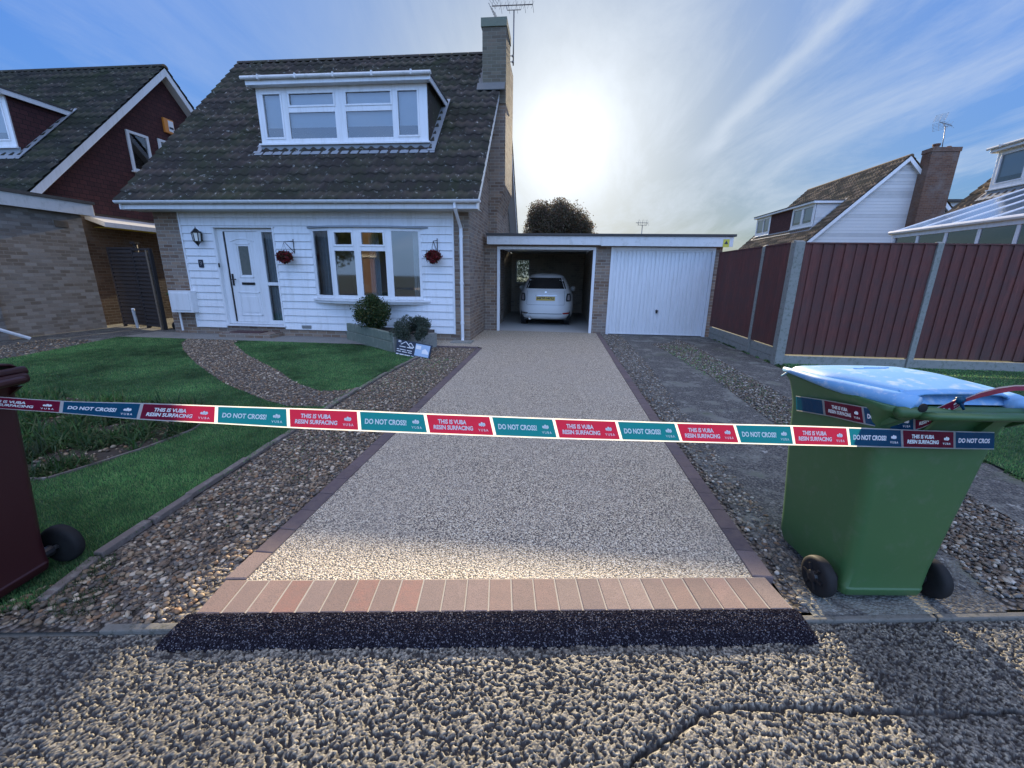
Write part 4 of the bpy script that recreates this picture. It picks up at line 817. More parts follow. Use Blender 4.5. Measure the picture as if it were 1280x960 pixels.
# meter box, house number
a_ = onY(207, 363, 8.75); b_ = onY(243, 391, 8.75); mb = MB(); mb.box(a_.x+.05-HX, b_.x-.02-HX, -.20, -.002, b_.z, a_.z); mb.box(a_.x+.10-HX, b_.x-.07-HX, -.215, -.20, b_.z+.05, a_.z-.05); mbx = mb.build('meter_box', M['upvc'], H1, bevel=.012)
p_ = onY(224, 400, 8.80); mb = MB(); mb.tube([(p_.x-HX, -.10, b_.z), (p_.x-HX, -.10, .08)], .022, 10); mb.build('pipe', M['upvc'], mbx)
mb = MB(); nx_, nz_ = hx(253.2, 329.5), hz(253.2, 329.5); mb.box(nx_-.055, nx_+.055, -.05, -.036, nz_-.085, nz_+.085); npl = mb.build('house_number', M['navy'], H1)
V, F = text_mesh('9', .15); mb = MB(); mb.add([(nx_+v[0], -.052, nz_+v[1]) for v in V], F); mb.build('numeral', M['metal'], npl)

# ---- left neighbour of the same type
H2 = house('maroon_tile_hung_house', 'neighbouring house with maroon hung tiles on its gable and a mossy dark roof', (-15.6, HY, 0), 0, (M['brickbrown'], M['tilehung'], M['brickbrown'], M['roof2'], M['tilehung']),
    dorm=dict(x0=-1.3, x1=2.57, z1=5.42, cheek=M['tilehung'], frame_lights=[(-1.3, 2.55, [(-1.15, -.4, 4.45, 5.2), (-.2, .55, 4.45, 5.2), (.75, 1.5, 4.45, 5.2), (1.7, 2.4, 4.45, 5.2)], (3,))], z0=4.28))
def side_window(parent, X0, y0, y1, z0, z1, name='window', curtain=True):
    """window in a wall that faces +X, in the parent's local coordinates"""
    mb = MB(); w = .07
    mb.box(X0, X0+.05, y0, y1, z1-w, z1); mb.box(X0, X0+.05, y0, y1, z0, z0+w); mb.box(X0, X0+.05, y0, y0+w, z0+w, z1-w); mb.box(X0, X0+.05, y1-w, y1, z0+w, z1-w); mb.box(X0, X0+.09, y0-.04, y1+.04, z0-.04, z0)
    f_ = mb.build(name, M['upvc'], parent, bevel=.004); g = MB(); g.box(X0+.012, X0+.016, y0+w, y1-w, z0+w, z1-w); g.build('pane', M['glass'], f_)
    V, F = [], []; k_ = 30
    for i in range(k_+1): t = i/k_; V += [(X0+.007+.003*math.sin(t*40), y0+w+(y1-y0-2*w)*t, z0+w), (X0+.007+.003*math.sin(t*40), y0+w+(y1-y0-2*w)*t, z1-w)]
    mb = MB(); mb.v = V; mb.f = [(2*i, 2*i+2, 2*i+3, 2*i+1) for i in range(k_)]; mb.build('curtain', M['curtain'], f_, smooth=True)
side_window(H2, 3.61, 2.56, 3.20, 4.16, 5.20); side_window(H2, 3.61, 3.52, 4.15, 4.86, 5.25)
ab = MB(); ab.prism([(3.615, 3.80, 5.50), (3.615, 4.13, 5.50), (3.615, 4.13, 5.90), (3.615, 3.80, 5.90)], (.07, 0, 0)); abx = ab.build('alarm_box', M['orange'], H2, bevel=.008)
V, F = text_mesh('24', .17); mb = MB(); mb.box(3.687, 3.689, 3.93, 4.11, 5.56, 5.86); mb.build('alarm_label', M['white'], abx); mb = MB(); mb.box(3.6895, 3.691, 3.95, 4.09, 5.63, 5.69); mb.build('label_stripe', M['navy'], abx)
# little lean-to canopy on the neighbour's side wall
mb = MB(); mb.prism([(3.61, 1.0, 2.80), (4.15, 1.0, 2.62), (4.15, 1.0, 2.50), (3.61, 1.0, 2.68)], (0, 2.4, 0)); cn = mb.build('door_canopy', M['upvc'], H2, bevel=.004)
mb = MB(); mb.box(3.7, 4.1, 1.1, 3.3, 2.50, 2.505); mb.build('canopy_glow_sheet', M['yellow'], cn); mb = MB(); mb.box(4.10, 4.2, 3.42, 3.5, 2.40, 2.62); mb.build('canopy_end', M['upvc'], cn)  # yellow light under the canopy is put into the sheet's colour

# ---- neighbour's flat roofed brick garage
G2 = thing('flat_roofed_garage', 'grey brown brick garage with white fascia at the left edge of the garden', 'garage', (-11.42, 9.40, 0))
mb = MB(); mb.prism([(0, 0, -.1), (0, -8.5, -.1), (-3.2, -8.5, -.1), (-3.2, 0, -.1)], (0, 0, 2.83)); mb.build('wall', M['brickgrey'], G2)
mb = MB(); mb.box(.0, .11, -3.9, -2.02, -.1, 2.70); mb.build('wall_pier', M['brickgrey'], G2)
mb = MB(); mb.box(.11, .15, -8.8, .20, 2.70, 2.965); mb.box(-3.3, .11, .16, .20, 2.70, 2.965); mb.build('fascia', M['fascia'], G2, bevel=.003)
mb = MB(); mb.box(-3.35, .18, -8.85, .235, 2.967, 3.03); mb.build('roof', M['felt'], G2)
va = onX(77, 280, -11.4); mb = MB(); mb.box(0, .03, va.y-9.4-.13, va.y-9.4+.13, va.z-.07, va.z+.07)
for i in range(5): mb.box(.03, .036, va.y-9.4-.11, va.y-9.4+.11, va.z-.05+i*.024, va.z-.042+i*.024)
mb.build('wall_vent', M['deadwood'], G2)
pw0, pw1 = onX(-4, 411, -11.1), onZ(38, 423, .03); mb = MB(); mb.tube([tuple(pw0), tuple(pw1)], .035, 6); tag(mb.build('timber_post', M['upvc'], None), 'white post lying slanted against the grey brick garage wall', 'post')

# ---- double garage
GZ = 10.85
G1 = thing('double_garage', 'flat roofed double garage, one bay open and the other with a white ribbed door', 'garage', (0, GZ, 0))
ol, orr, wl, wr = -1.51, .975, 1.345, 3.83
bw0 = onY(645, 324, 17.0); bw1 = onY(662, 354, 17.0)
mb = MB(); mb.box(-1.845, ol, 0, .22, -.1, 2.3); mb.box(orr, wl, 0, .22, -.1, 2.3); mb.box(wr, 3.99, 0, .22, -.1, 2.3); mb.box(ol, orr, .0, .22, 2.165, 2.3); mb.box(wl, wr, .0, .22, 2.165, 2.3)
mb.box(3.89, 3.99, .22, 6.3, -.1, 2.3); mb.box(3.2, 3.3, .22, 6.15, -.1, 2.3)
mb.each('wall', M['brick'], G1); mb = MB(); mb.box(1.10, 1.20, .22, 6.15, -.1, 2.3); mb.box(-1.84, -1.78, .22, 6.15, -.1, 2.3); mb.each('inner_wall', M['blockbuff'], G1); mb = MB(); grid_panel(mb, -1.84, 3.89, -.1, 2.3, [(bw0.x, bw1.x, bw1.z, bw0.z)], 6.15, 6.25); mb.build('rear_wall', M['blockbuff'], G1)
mb = MB(); mb.box(-1.74, 4.12, -.20, 6.5, 2.30, 2.40); mb.build('roof', M['soffit'], G1)
mb = MB(); mb.box(-1.76, 4.17, -.27, 6.55, 2.40, 2.455); mb.build('roof_felt', M['felt'], G1, bevel=.006)
mb = MB(); mb.box(-1.74, 1.06, -.235, -.21, 2.195, 2.398); mb.box(1.062, 4.12, -.235, -.21, 2.175, 2.398); mb.box(4.10, 4.125, -.21, 6.5, 2.2, 2.39); mb.box(-1.74, 4.10, -.205, -.02, 2.2, 2.21); fs = mb.build('fascia', M['fascia'], G1, bevel=.003)
sp_ = onY(908, 304, 10.6); mb = MB(); mb.box(sp_.x-.07, sp_.x+.07, -.240, -.2365, sp_.z-.09, sp_.z+.09); st = mb.build('warning_sticker', M['yellow'], fs); mb = MB(); mb.add([(sp_.x-.045, -.2415, sp_.z-.02), (sp_.x+.045, -.2415, sp_.z-.02), (sp_.x, -.2415, sp_.z+.06)], [(0, 1, 2)]); mb.build('warning_symbol', M['navy'], st)
def gframe(x0, x1, zt_):
    mb = MB(); mb.box(x0, x0+.07, -.03, .06, 0, zt_); mb.box(x1-.07, x1, -.03, .06, 0, zt_); mb.box(x0+.07, x1-.07, -.03, .06, zt_-.07, zt_); return mb.build('door_frame', M['upvc'], G1, bevel=.004)
gframe(ol, orr, 2.16); gf = gframe(wl, wr, 2.165)
V, F = [], []; x = wl+.075; xe = wr-.075; nr = 25; p = (xe-x)/nr
for i in range(nr):
    a = x+i*p
    for (u, yy) in ((0, .0), (.62, .0), (.70, .022), (.92, .022)): V += [(a+u*p, yy, .02), (a+u*p, yy, 2.09)]
V += [(xe, 0, .02), (xe, 0, 2.09)]; F = [(2*i, 2*i+2, 2*i+3, 2*i+1) for i in range(len(V)//2-1)]
mb = MB(); mb.v = V; mb.f = F; mb.box(x, xe, -.006, .03, 2.06, 2.095); mb.box(x, xe, -.006, .03, .02, .05); gd = mb.build('garage_door', M['upvc'], G1)
hp = onY(820.5, 388.5, 10.85); mb = MB(); mb.lathe([(0, .028), (.012, .028), (.014, .014), (.05, .014)], (hp.x, 0, hp.z), (0, -1, 0), 14); mb.box(hp.x-.035, hp.x+.035, -.055, -.042, hp.z-.01, hp.z+.01); mb.box(hp.x-.02, hp.x+.02, -.04, -.0, hp.z-.06, hp.z-.01); mb.build('door_handle', M['black'], gd)
mb = MB(); a, b, c, d = bw0.x, bw1.x, bw1.z, bw0.z; w = .04
for q in ((a, b, d-w, d), (a, b, c, c+w), (a, a+w, c, d), (b-w, b, c, d)): mb.box(q[0], q[1], 6.14, 6.2, q[2], q[3])
bwf = mb.build('back_window', M['upvc'], G1); mb = MB(); mb.box(a+w, b-w, 6.17, 6.172, c+w, d-w); mb.build('pane', M['glass'], bwf)
# open up-and-over door drawn back under the roof
mb = MB(); mb.box(ol+.1, orr-.1, .25, 2.1, 2.16, 2.185); mb.box(ol+.08, ol+.11, .1, 2.2, 2.12, 2.16); mb.box(orr-.11, orr-.08, .1, 2.2, 2.12, 2.16); mb.build('raised_door', M['upvc'], G1)
mb = MB(); mb.prism([(-1.70, 11.35, .02), (-1.70, 11.9, .02), (-1.75, 11.9, 1.9), (-1.75, 11.35, 1.9)], (.03, 0, 0)); tag(mb.build('leaning_board', M['fascia'], None, bevel=.003), 'tall pale board leaning on the left wall just inside the open garage', 'board')

# ---- houses behind the fence on the right
H3 = house('white_gabled_house', 'house with white boarded gable and tan tiled roof behind the fence', (12.65, 27.2, 0), R(-90), (M['brickred'], M['whiteboard'], M['brickred'], M['roof3'], M['whiteboard']), xl=-4.2, ov=.2,
    dorm=dict(x0=-3.9, x1=2.6, z1=5.4, cheek=M['whiteboard'], frame_lights=[(.45, 2.6, [(.6, 1.42, 4.42, 5.2), (1.6, 2.45, 4.42, 5.2)], (0, 1)), (-3.9, -2.0, [(-3.75, -2.95, 4.42, 5.2), (-2.85, -2.15, 4.42, 5.2)], (1,))], walls=[(-2.0, .45)], gut=False, z0=4.22))
for o_ in H3.children:
    if o_.name.startswith('dormer_wall'): o_.data.materials[0] = M['tilehung']
mb = MB(); mb.box(3.605, 4.15, 4.55, 5.75, -.1, 7.30); mb.box(3.58, 4.18, 4.52, 5.78, 7.30, 7.48); ch_ = mb.build('chimney', M['brickred'], H3)
mb = MB(); mb.lathe([(0, .13), (.12, .12), (.13, .15), (.2, .15)], (3.9, 4.85, 7.48), (0, 0, 1), 14); mb.lathe([(0, .16), (.10, .08)], (3.9, 5.4, 7.48), (0, 0, 1), 14); mb.build('chimney_pot', M['brickred'], ch_)
mb = MB(); mb.box(.2, 2.7, 6.6, 8.4, 4.1, 5.35); mb.build('rear_dormer', M['whiteboard'], H3); mb = MB(); mb.box(.05, 2.85, 5.9, 8.7, 5.35, 5.47); mb.build('rear_dormer_roof', M['felt'], H3)
mb = MB(); mb.box(3.62, 4.9, .7, 5.5, 2.55, 2.62); mb.build('porch_roof', M['felt'], H3)
H4 = house('conservatory_house', 'house with a white framed dormer at the right edge above the conservatory', (12.8, 14.3, 0), R(-90), (M['brickred'], M['tilehung'], M['brickred'], M['roof3'], M['whiteboard']), xl=-1.75,
    dorm=dict(x0=-1.3, x1=2.57, z1=5.42, cheek=M['upvc'], frame_lights=[(-1.3, 2.55, [(-1.15, -.4, 4.45, 5.25), (-.2, .55, 4.45, 5.25), (.75, 1.5, 4.45, 5.25), (1.7, 2.4, 4.45, 5.25)], (0,))], z0=4.28))
K = thing('conservatory', 'white framed conservatory with a pale blue sheet roof behind the fence', 'conservatory', (0, 0, 0))
KX0, KX1, KY0, KY1, KE, KR = 9.15, 12.75, 6.9+1.2, 12.85, 2.72, 3.62
KM = (KX0+KX1)/2+.25
mb = MB()
for i in range(7):
    yy = KY0+(KY1-KY0)*i/6; mb.box(KX0, KX0+.07, yy-.035, yy+.035, 0, KE-.05)
mb.box(KX0-.02, KX0+.09, KY0-.05, KY1+.05, KE-.14, KE-.0); mb.box(KX0, KX0+.06, KY0, KY1, 1.95, 2.0); mb.box(KX0, KX0+.07, KY0, KY1, .6, .7)
for i in range(6):
    xx = KX0+(KX1-KX0)*i/5
    for yy in (KY0, KY1-.07): mb.box(xx-.03, xx+.03, yy, yy+.07, 0, KE-.05)
for yy in (KY0, KY1-.07): mb.box(KX0, KX1, yy-.01, yy+.08, KE-.14, KE-.001); mb.box(KX0, KX1, yy, yy+.06, 1.95, 2.0)
kf = mb.build('frame', M['upvc'], K, bevel=.004)
mb = MB(); mb.box(KX0+.02, KX0+.025, KY0, KY1, .7, KE-.14); mb.box(KX0, KX1, KY0+.02, KY0+.025, .7, KE-.14); mb.box(KX0, KX1, KY1-.03, KY1-.025, .7, KE-.14); mb.build('pane', M['glass'], kf)
mb = MB(); mb.box(KX0, KX1, KY0+.02, KY1-.02, 0, .6); mb.build('dwarf_wall', M['brickred'], K)
r0, r1 = (KM+.9, KY0+1.5, KR), (KM+.9, KY1-1.3, KR)
r0, r1 = (KX1, KY0-.08, 4.07), (KX1, KY1+.08, 4.07)
cnr = [(KX0-.06, KY0-.08, KE), (KX0-.06, KY1+.08, KE), (KX1, KY1+.08, KE), (KX1, KY0-.08, KE)]
mb = MB(); mb.add([cnr[0], cnr[1], r1, r0], [(0, 1, 2, 3)]); mb.add([cnr[1], cnr[2], r1], [(0, 1, 2)]); mb.add([cnr[3], cnr[0], r0], [(0, 1, 2)]); mb.build('roof_sheet', M['polycarb'], K)
mb = MB()
def lerp3(a, b, t): return tuple(a[i]+(b[i]-a[i])*t for i in range(3))
for i in range(7): t = i/6; mb.tube([lerp3(cnr[0], cnr[1], t), lerp3(r0, r1, t)], .020, 6)
mb.tube([cnr[0], cnr[1]], .05, 8); mb.tube([cnr[0], cnr[3]], .05, 8); mb.tube([cnr[1], cnr[2]], .05, 8); mb.tube([r0, r1], .05, 8)
for t in (.35, .7): mb.tube([lerp3(cnr[1], cnr[2], t), r1], .022, 6); mb.tube([lerp3(cnr[0], cnr[3], t), r0], .022, 6)
mb.build('roof_bars', M['upvc'], K)

# ---- across the road: seen mirrored in the front windows
H5 = house('brick_house', 'brick house across the road mirrored in the bow window', (-14.5, -17, 0), R(180), (M['brickred'], M['brickred'], M['brickred'], M['roof3'], M['whiteboard']))

# ================================================================== FENCES
def fence_run(name, label, p0, p1, posts, z0, z1, gb, first_post=True, heavy=None, side=1):
    """panel run from p0 to p1; posts = fractions along the run; boards face the drive (side)"""
    p0, p1 = Vector((*p0, 0)), Vector((*p1, 0)); d = (p1-p0); Ln = d.length; d.normalize(); ang = math.atan2(d.y, d.x); Fn = thing(name, label, 'fence', p0, ang)
    prev = posts[0]
    for i, s_ in enumerate(posts):
        if i == 0 and not first_post: continue
        w = .15 if heavy == i else .09; mb = MB(); hgt = z1+(.01 if heavy == i else .0); mb.box(s_-w/2, s_+w/2, -w/2, w/2, -.05, hgt-.012); mb.prism([(s_-w/2, -w/2, hgt-.012), (s_+w/2, -w/2, hgt-.012), (s_+w/2, 0, hgt+.012), (s_-w/2, 0, hgt+.012)], (0, w/2, -.008)); mb.build('post', M['postconc'], Fn, bevel=.008)
    for a, b in zip(posts[:-1], posts[1:]):
        a2, b2 = a+.05, b-.05; n_ = max(5, int((b2-a2)/.160)); bw = (b2-a2)/n_; mb = MB(); jz = random.uniform(-.01, .01)
        for i in range(n_):
            xa_, xb_ = a2+i*bw, a2+(i+1)*bw+.012; yj = random.uniform(-.002, .002)
            if side > 0: mb.add([(xa_, -.030+yj, z0+gb), (xb_, -.012+yj, z0+gb), (xb_, .0, z0+gb), (xa_, .0, z0+gb), (xa_, -.030+yj, z1-.03+jz), (xb_, -.012+yj, z1-.03+jz), (xb_, 0, z1-.03+jz), (xa_, 0, z1-.03+jz)], [(0, 1, 5, 4), (1, 2, 6, 5), (2, 3, 7, 6), (3, 0, 4, 7), (4, 5, 6, 7), (0, 3, 2, 1)])
            else: mb.add([(xa_, .030+yj, z0+gb), (xb_, .012+yj, z0+gb), (xb_, .0, z0+gb), (xa_, .0, z0+gb), (xa_, .030+yj, z1-.03+jz), (xb_, .012+yj, z1-.03+jz), (xb_, 0, z1-.03+jz), (xa_, 0, z1-.03+jz)], [(0, 4, 5, 1), (1, 5, 6, 2), (2, 6, 7, 3), (3, 7, 4, 0), (4, 7, 6, 5), (0, 1, 2, 3)])
        pn = mb.build('panel', M['fence'], Fn)
        mb = MB(); mb.box(a2, b2, -.035 if side > 0 else -.0, .0 if side > 0 else .035, z1-.03+jz+.001, z1-.008+jz); mb.build('capping', M['fence'], pn)
        gh = gb/ (2 if gb > .25 else 1); mb = MB()
        zz = z0-.02
        while zz < z0+gb-.03: mb.box(a2, b2, -.022, .022, zz, min(zz+gh-.006, z0+gb-.0015)); zz += gh
        mb.build('gravel_board', M['postconc'], Fn, bevel=.004)
    return Fn
fence_run('side_fence', 'red brown board fence running along the old drive to the garage corner', (3.92, 10.80), (3.92, 7.52), [0, 2.25, 3.28], 0, 2.06, .30, first_post=False, side=1)
fence_run('back_fence', 'red brown board fence with pale concrete posts behind the green bin', (3.93, 7.50), (16.3, 7.50), [0, 2.11, 4.22, 6.33, 8.44, 10.55, 12.66], .0, 2.05, .19, heavy=0, side=1)

# dark gate and fence between the two properties
def louvre(name, label, cat, pa, pb, h, mat, leaf=False):
    pa, pb = Vector((*pa, 0)), Vector((*pb, 0)); d = pb-pa; w = d.length; T = thing(name, label, cat, pa, math.atan2(d.y, d.x)); mb = MB()
    n_ = int((h-.1)/.095)
    for i in range(n_): z_ = .06+i*.095; mb.prism([(.04, -.045, z_), (.04, -.008, z_+.105), (.04, .0, z_+.105), (.04, -.037, z_)], (w-.08, 0, 0))
    mb.build('slat_panel', mat, T); mb = MB(); mb.box(0, .05, -.04, .03, 0, h); mb.build('post', mat, T, bevel=.004); mb = MB(); mb.box(w-.05, w, -.04, .03, 0, h); mb.build('post', mat, T, bevel=.004); mb = MB(); mb.box(.05, w-.05, -.035, .02, h-.05, h); mb.build('top_rail', mat, T, bevel=.004); return T
louvre('slatted_fence_panel', 'dark stained slatted fence panel beside the grey brick garage', 'fence', (-11.36, 9.80), (-10.50, 9.70), 2.0, M['blackfence'])
louvre('slatted_gate', 'dark stained slatted gate standing ajar left of the white clad house', 'gate', (-10.46, 9.60), (-9.70, 9.36), 1.96, M['blackfence'])
louvre('slatted_fence_panel', 'dark slatted panel half hidden behind the green bin by the house corner', 'fence', (-9.90, 9.95), (-9.06, 9.95), 1.95, M['blackfence'])
mb = MB(); mb.prism([(-9.76, 9.26, 0), (-9.72, 9.26, 0), (-9.80, 9.33, 1.92), (-9.84, 9.33, 1.92)], (0, .05, 0)); tag(mb.build('timber_batten', M['deadwood'], None), 'long pale brown batten leaning on the edge of the dark gate', 'batten')
mb = MB(); mb.tube([tuple(onZ(172.5, 409.5, .01)+Vector((0, 0, 0))), tuple(onY(166, 386, 9.35))], .035, 10); tag(mb.build('pipe_offcut', M['upvc'], None), 'short white pipe propped against the dark gate', 'pipe')
mb = MB(); mb.tube([(-11.0, 10.2, 0), (-11.0, 10.2, 2.12)], .05, 8); mb.box(-11.07, -10.93, 10.13, 10.27, 2.1, 2.16); tag(mb.build('gate_post', M['blackfence'], None), 'dark post with pale cap rising behind the slatted panel', 'post')

# ================================================================== WHEELIE BINS
def rrect(cx_, cy_, w, d, r, z, n=5):
    P = []
    for (sx, sy, a0) in ((1, 1, 0), (-1, 1, 90), (-1, -1, 180), (1, -1, 270)):
        for i in range(n+1): a = R(a0+90*i/n); P.append((cx_+sx*(w/2-r)+r*math.cos(a), cy_+sy*(d/2-r)+r*math.sin(a), z))
    return P
def loft(mb, rings, cap0=True, cap1=True):
    n = len(rings[0]); V = [p for r_ in rings for p in r_]; F = [(i*n+k, i*n+(k+1)%n, (i+1)*n+(k+1)%n, (i+1)*n+k) for i in range(len(rings)-1) for k in range(n)]
    if cap0: F.append(tuple(range(n))[::-1])
    if cap1: F.append(tuple(range((len(rings)-1)*n, len(rings)*n)))
    mb.add(V, F)
def wheelie_bin(name, label, loc, rz, body, lid, w=.58, d=.70, h=.97, bw=.44, open_=0.0, wheel_x=.275, lidkind='rolled', shift=0., ay=.085, wr0=.10):
    """local frame: the handle side is y = 0 (towards -y), the front is +y"""
    B = thing(name, label, 'wheelie bin', loc, rz)
    mb = MB()
    def ring(z, ww, y0, y1, r_): return rrect(shift*max(0, 1-z/h)**1, (y0+y1)/2, ww, y1-y0, r_, z)
    rings = [ring(.038, bw*.84, .050, .49, .03), ring(.075, bw*.86, .042, .52, .035), ring(.082, bw*.875, .048, .525, .04), ring(.18, bw*.90, .048, .545, .05), ring(.30, bw*.96, .050, .555, .05),
             ring(.55, bw+.03, .052, .585, .05), ring(.80, bw+.08, .055, .61, .05), ring(h-.10, bw+.105, .055, .625, .05)]
    rings += [ring(h-.048, w-.03, .02, d-.02, .05), ring(h-.02, w, .0, d, .045), ring(h, w, .0, d, .045), ring(h, w-.05, .03, d-.03, .04), ring(h-.12, bw+.05, .08, .60, .04)]
    loft(mb, rings); bo = mb.build('body', body, B, smooth=False, bevel=.004)
    for p in bo.data.polygons: p.use_smooth = True
    bo.modifiers['bevel'].width = .003
    es = bo.modifiers.new('es', 'EDGE_SPLIT'); es.split_angle = R(42)
    # ribs under the rim, corner lugs
    mb = MB(); mb.tube([(-w/2+.02, -.012, h-.015), (w/2-.02, -.012, h-.015)], .022, 10); mb.build('rear_rim', body, B, smooth=True)
    mb = MB()
    for sx in (-1, 1): mb.prism([(sx*.12, .06, h-.16), (sx*.12, -.005, h-.05), (sx*.12, .06, h-.05)], (.016, 0, 0))
    for sx in (-1, 1): mb.prism([(sx*(w/2-.05), .06, h-.10), (sx*(w/2-.05), -.01, h-.05), (sx*(w/2-.05), .06, h-.05)], (.016*sx, 0, 0))
    mb.each('rim_web', body, B)
    # handle bar between lugs
    mb = MB(); mb.tube([(-.20, -.012, h-.03), (-.20, -.075, h-.01), (.20, -.075, h-.01), (.20, -.012, h-.03)], .016, 10); mb.build('handle', body, B, smooth=True)
    # axle and wheels
    mb = MB(); sw = shift*.9; mb.tube([(sw-wheel_x-.02, ay, wr0), (sw+wheel_x+.02, ay, wr0)], .011, 10); mb.build('axle', M['metal'], B, smooth=True)
    mb = MB()
    for sx in (-1, 1): mb.tube([(sw+sx*(bw*.43-.03), ay, wr0), (sw+sx*(bw*.43+.035), ay, wr0)], .026, 10)
    mb.each('axle_bracket', M['black'], B)
    for sx in (-1, 1):
        o_ = (sw+sx*wheel_x-sx*.026, ay, wr0); mb = MB(); mb.lathe([(-.0, wr0*.62), (.0, wr0*.85), (.007, wr0*.97), (.017, wr0), (.034, wr0), (.044, wr0*.97), (.051, wr0*.85), (.051, wr0*.62)], o_, (sx, 0, 0), 32); t_ = mb.build('wheel', M['rubber'], B, smooth=True); es = t_.modifiers.new('es', 'EDGE_SPLIT'); es.split_angle = R(50)
        mb = MB(); mb.lathe([(.042, wr0*.64), (.048, wr0*.60), (.050, .030), (.062, .026), (.066, .012)], o_, (sx, 0, 0), 20)
        for j in range(6):
            a = j*math.pi/3; c_, s_ = math.cos(a), math.sin(a); px2, py2 = o_[1], o_[2]; x_ = o_[0]+sx*.050; mb.prism([(x_, px2+c_*.026-s_*.006, py2+s_*.026+c_*.006), (x_, px2+c_*.060-s_*.006, py2+s_*.060+c_*.006), (x_, px2+c_*.060+s_*.006, py2+s_*.060-c_*.006), (x_, px2+c_*.026+s_*.006, py2+s_*.026-c_*.006)], (sx*.010, 0, 0))
        mb.build('hub', M['black'], t_)
    # lid: shallow dome with turned down edge, hinged on the handle side
    mb = MB(); nx3, ny3 = 17, 15; V = []; wr_, wf_ = .205, .305
    for j in range(ny3):
        t = j/(ny3-1); y_ = .025+(d+.0-.025)*t; hw = wr_+(wf_-wr_)*min(1, (t*1.9))**.75 if lidkind == 'rolled' else w/2+.008
        for i in range(nx3):
            s2 = i/(nx3-1)*2-1; ex = max(0, (abs(s2)-.80)/.20); ef = max(0, (t-.88)/.12)
            z_ = h+.022+.030*math.sin(math.pi*min(t*.85+.12, 1))*(1-s2*s2)**.5 + .012 - .030*ex**2 - .035*ef**2 + (.012*(1-t))
            V.append((hw*s2, y_, z_))
    F = [(j*nx3+i, j*nx3+i+1, (j+1)*nx3+i+1, (j+1)*nx3+i) for j in range(ny3-1) for i in range(nx3-1)]; mb.v = V; mb.f = F
    ld = mb.build('lid', lid, B, smooth=True); so_ = ld.modifiers.new('s', 'SOLIDIFY'); so_.thickness = .010; so_.offset = -1
    if lidkind == 'rolled':
        mb = MB()
        for sx in (-1, 1):      # rolled side arms running down to the hinge
            pts_ = []; rr = []
            for j in range(11): t = j/10; hw = wr_+(wf_-wr_)*min(1, ((.0+t)*1.9))**.75; pts_.append((sx*(hw+.002), -.005+(d*.97)*t, h+.010+.004*math.sin(t*3)+(-.004 if t < .1 else 0))); rr.append(.042-.030*t)
            mb.tube(pts_, rr, 12)
        for o2 in mb.each('lid_hinge_roll', lid, ld): o2.data.polygons.foreach_set('use_smooth', [True]*len(o2.data.polygons))
        mb = MB(); mb.prism([(-wr_, .03, h+.006), (wr_, .03, h+.006), (wr_*1.02, .075, h+.052), (-wr_*1.02, .075, h+.052)], (0, .006, -.004)); mb.build('lid_back_edge', lid, ld)
        mb = MB()
        for sx in (-1, 1): mb.lathe([(0, .018), (.004, .017)], (sx*(wr_+.002), -.030, h+.010), (0, -1, 0), 12)
        mb.each('hinge_hole', M['black'], ld)
        mb = MB()
        for (a, b, c_) in ((-.12, .42, .16), (-.05, .44, .10), (.03, .45, .05)): mb.box(a, a+c_, b, b+.004, h+.062, h+.0665)
        mb.build('moulded_mark', lid, ld)
    else:
        mb = MB(); mb.tube([(-w/2, .01, h+.012), (w/2, .01, h+.012)], .02, 10); mb.build('lid_hinge_roll', lid, ld, smooth=True)
        mb = MB(); mb.tube([(-.14, d+.01, h+.0), (-.14, d+.045, h-.005), (.14, d+.045, h-.005), (.14, d+.01, h)], .010, 8); mb.build('lid_grip', lid, ld, smooth=True)
    return B
GB = wheelie_bin('wheelie_bin', 'green wheelie bin with blue lid and barrier tape tied round it, beside the drive', (1.625, 1.70, .006), R(6), M['greenbin'], M['bluelid'], w=.60, d=.66, h=.965, bw=.44, shift=-.065, ay=.11, wr0=.092, wheel_x=.265)
wheelie_bin('wheelie_bin', 'dark maroon wheelie bin cut off by the left edge, standing on the lawn', (-2.315, 1.27, .012), R(95), M['maroonbin'], M['maroonbin'], w=.56, d=.68, h=.985, bw=.46, wheel_x=.285, lidkind='flat')
wheelie_bin('wheelie_bin', 'small dark green bin in the gap by the meter box', (-9.30, 9.42, 0), R(0), M['greenbin'], M['greenbin'], w=.5, d=.55, h=.9, lidkind='flat')

# ================================================================== BARRIER TAPE
class Ribbon:
    """strip through world points; top edge T[k], bottom edge B[k] at section k; m(u, v) maps print onto it"""
    def __init__(s, T, Bt): s.T = [Vector(t) for t in T]; s.B = [Vector(b) for b in Bt]; s.n = len(T)-1
    def m(s, u, v, off=0.):
        i = max(0, min(int(u), s.n-1)); f = u-i
        def cr(P, i, f):
            p0, p1, p2, p3 = P[max(i-1, 0)], P[i], P[i+1], P[min(i+2, s.n)]; return .5*((2*p1)+(p2-p0)*f+(2*p0-5*p1+4*p2-p3)*f*f+(3*p1-p0-3*p2+p3)*f**3)
        T, Bt = cr(s.T, i, f), cr(s.B, i, f); T2, B2 = cr(s.T, i, min(f+.02, 1.02)), cr(s.B, i, min(f+.02, 1.02))
        nrm = (T2-T).cross(T-Bt).normalized(); return Bt.lerp(T, v)-nrm*off*(-1)
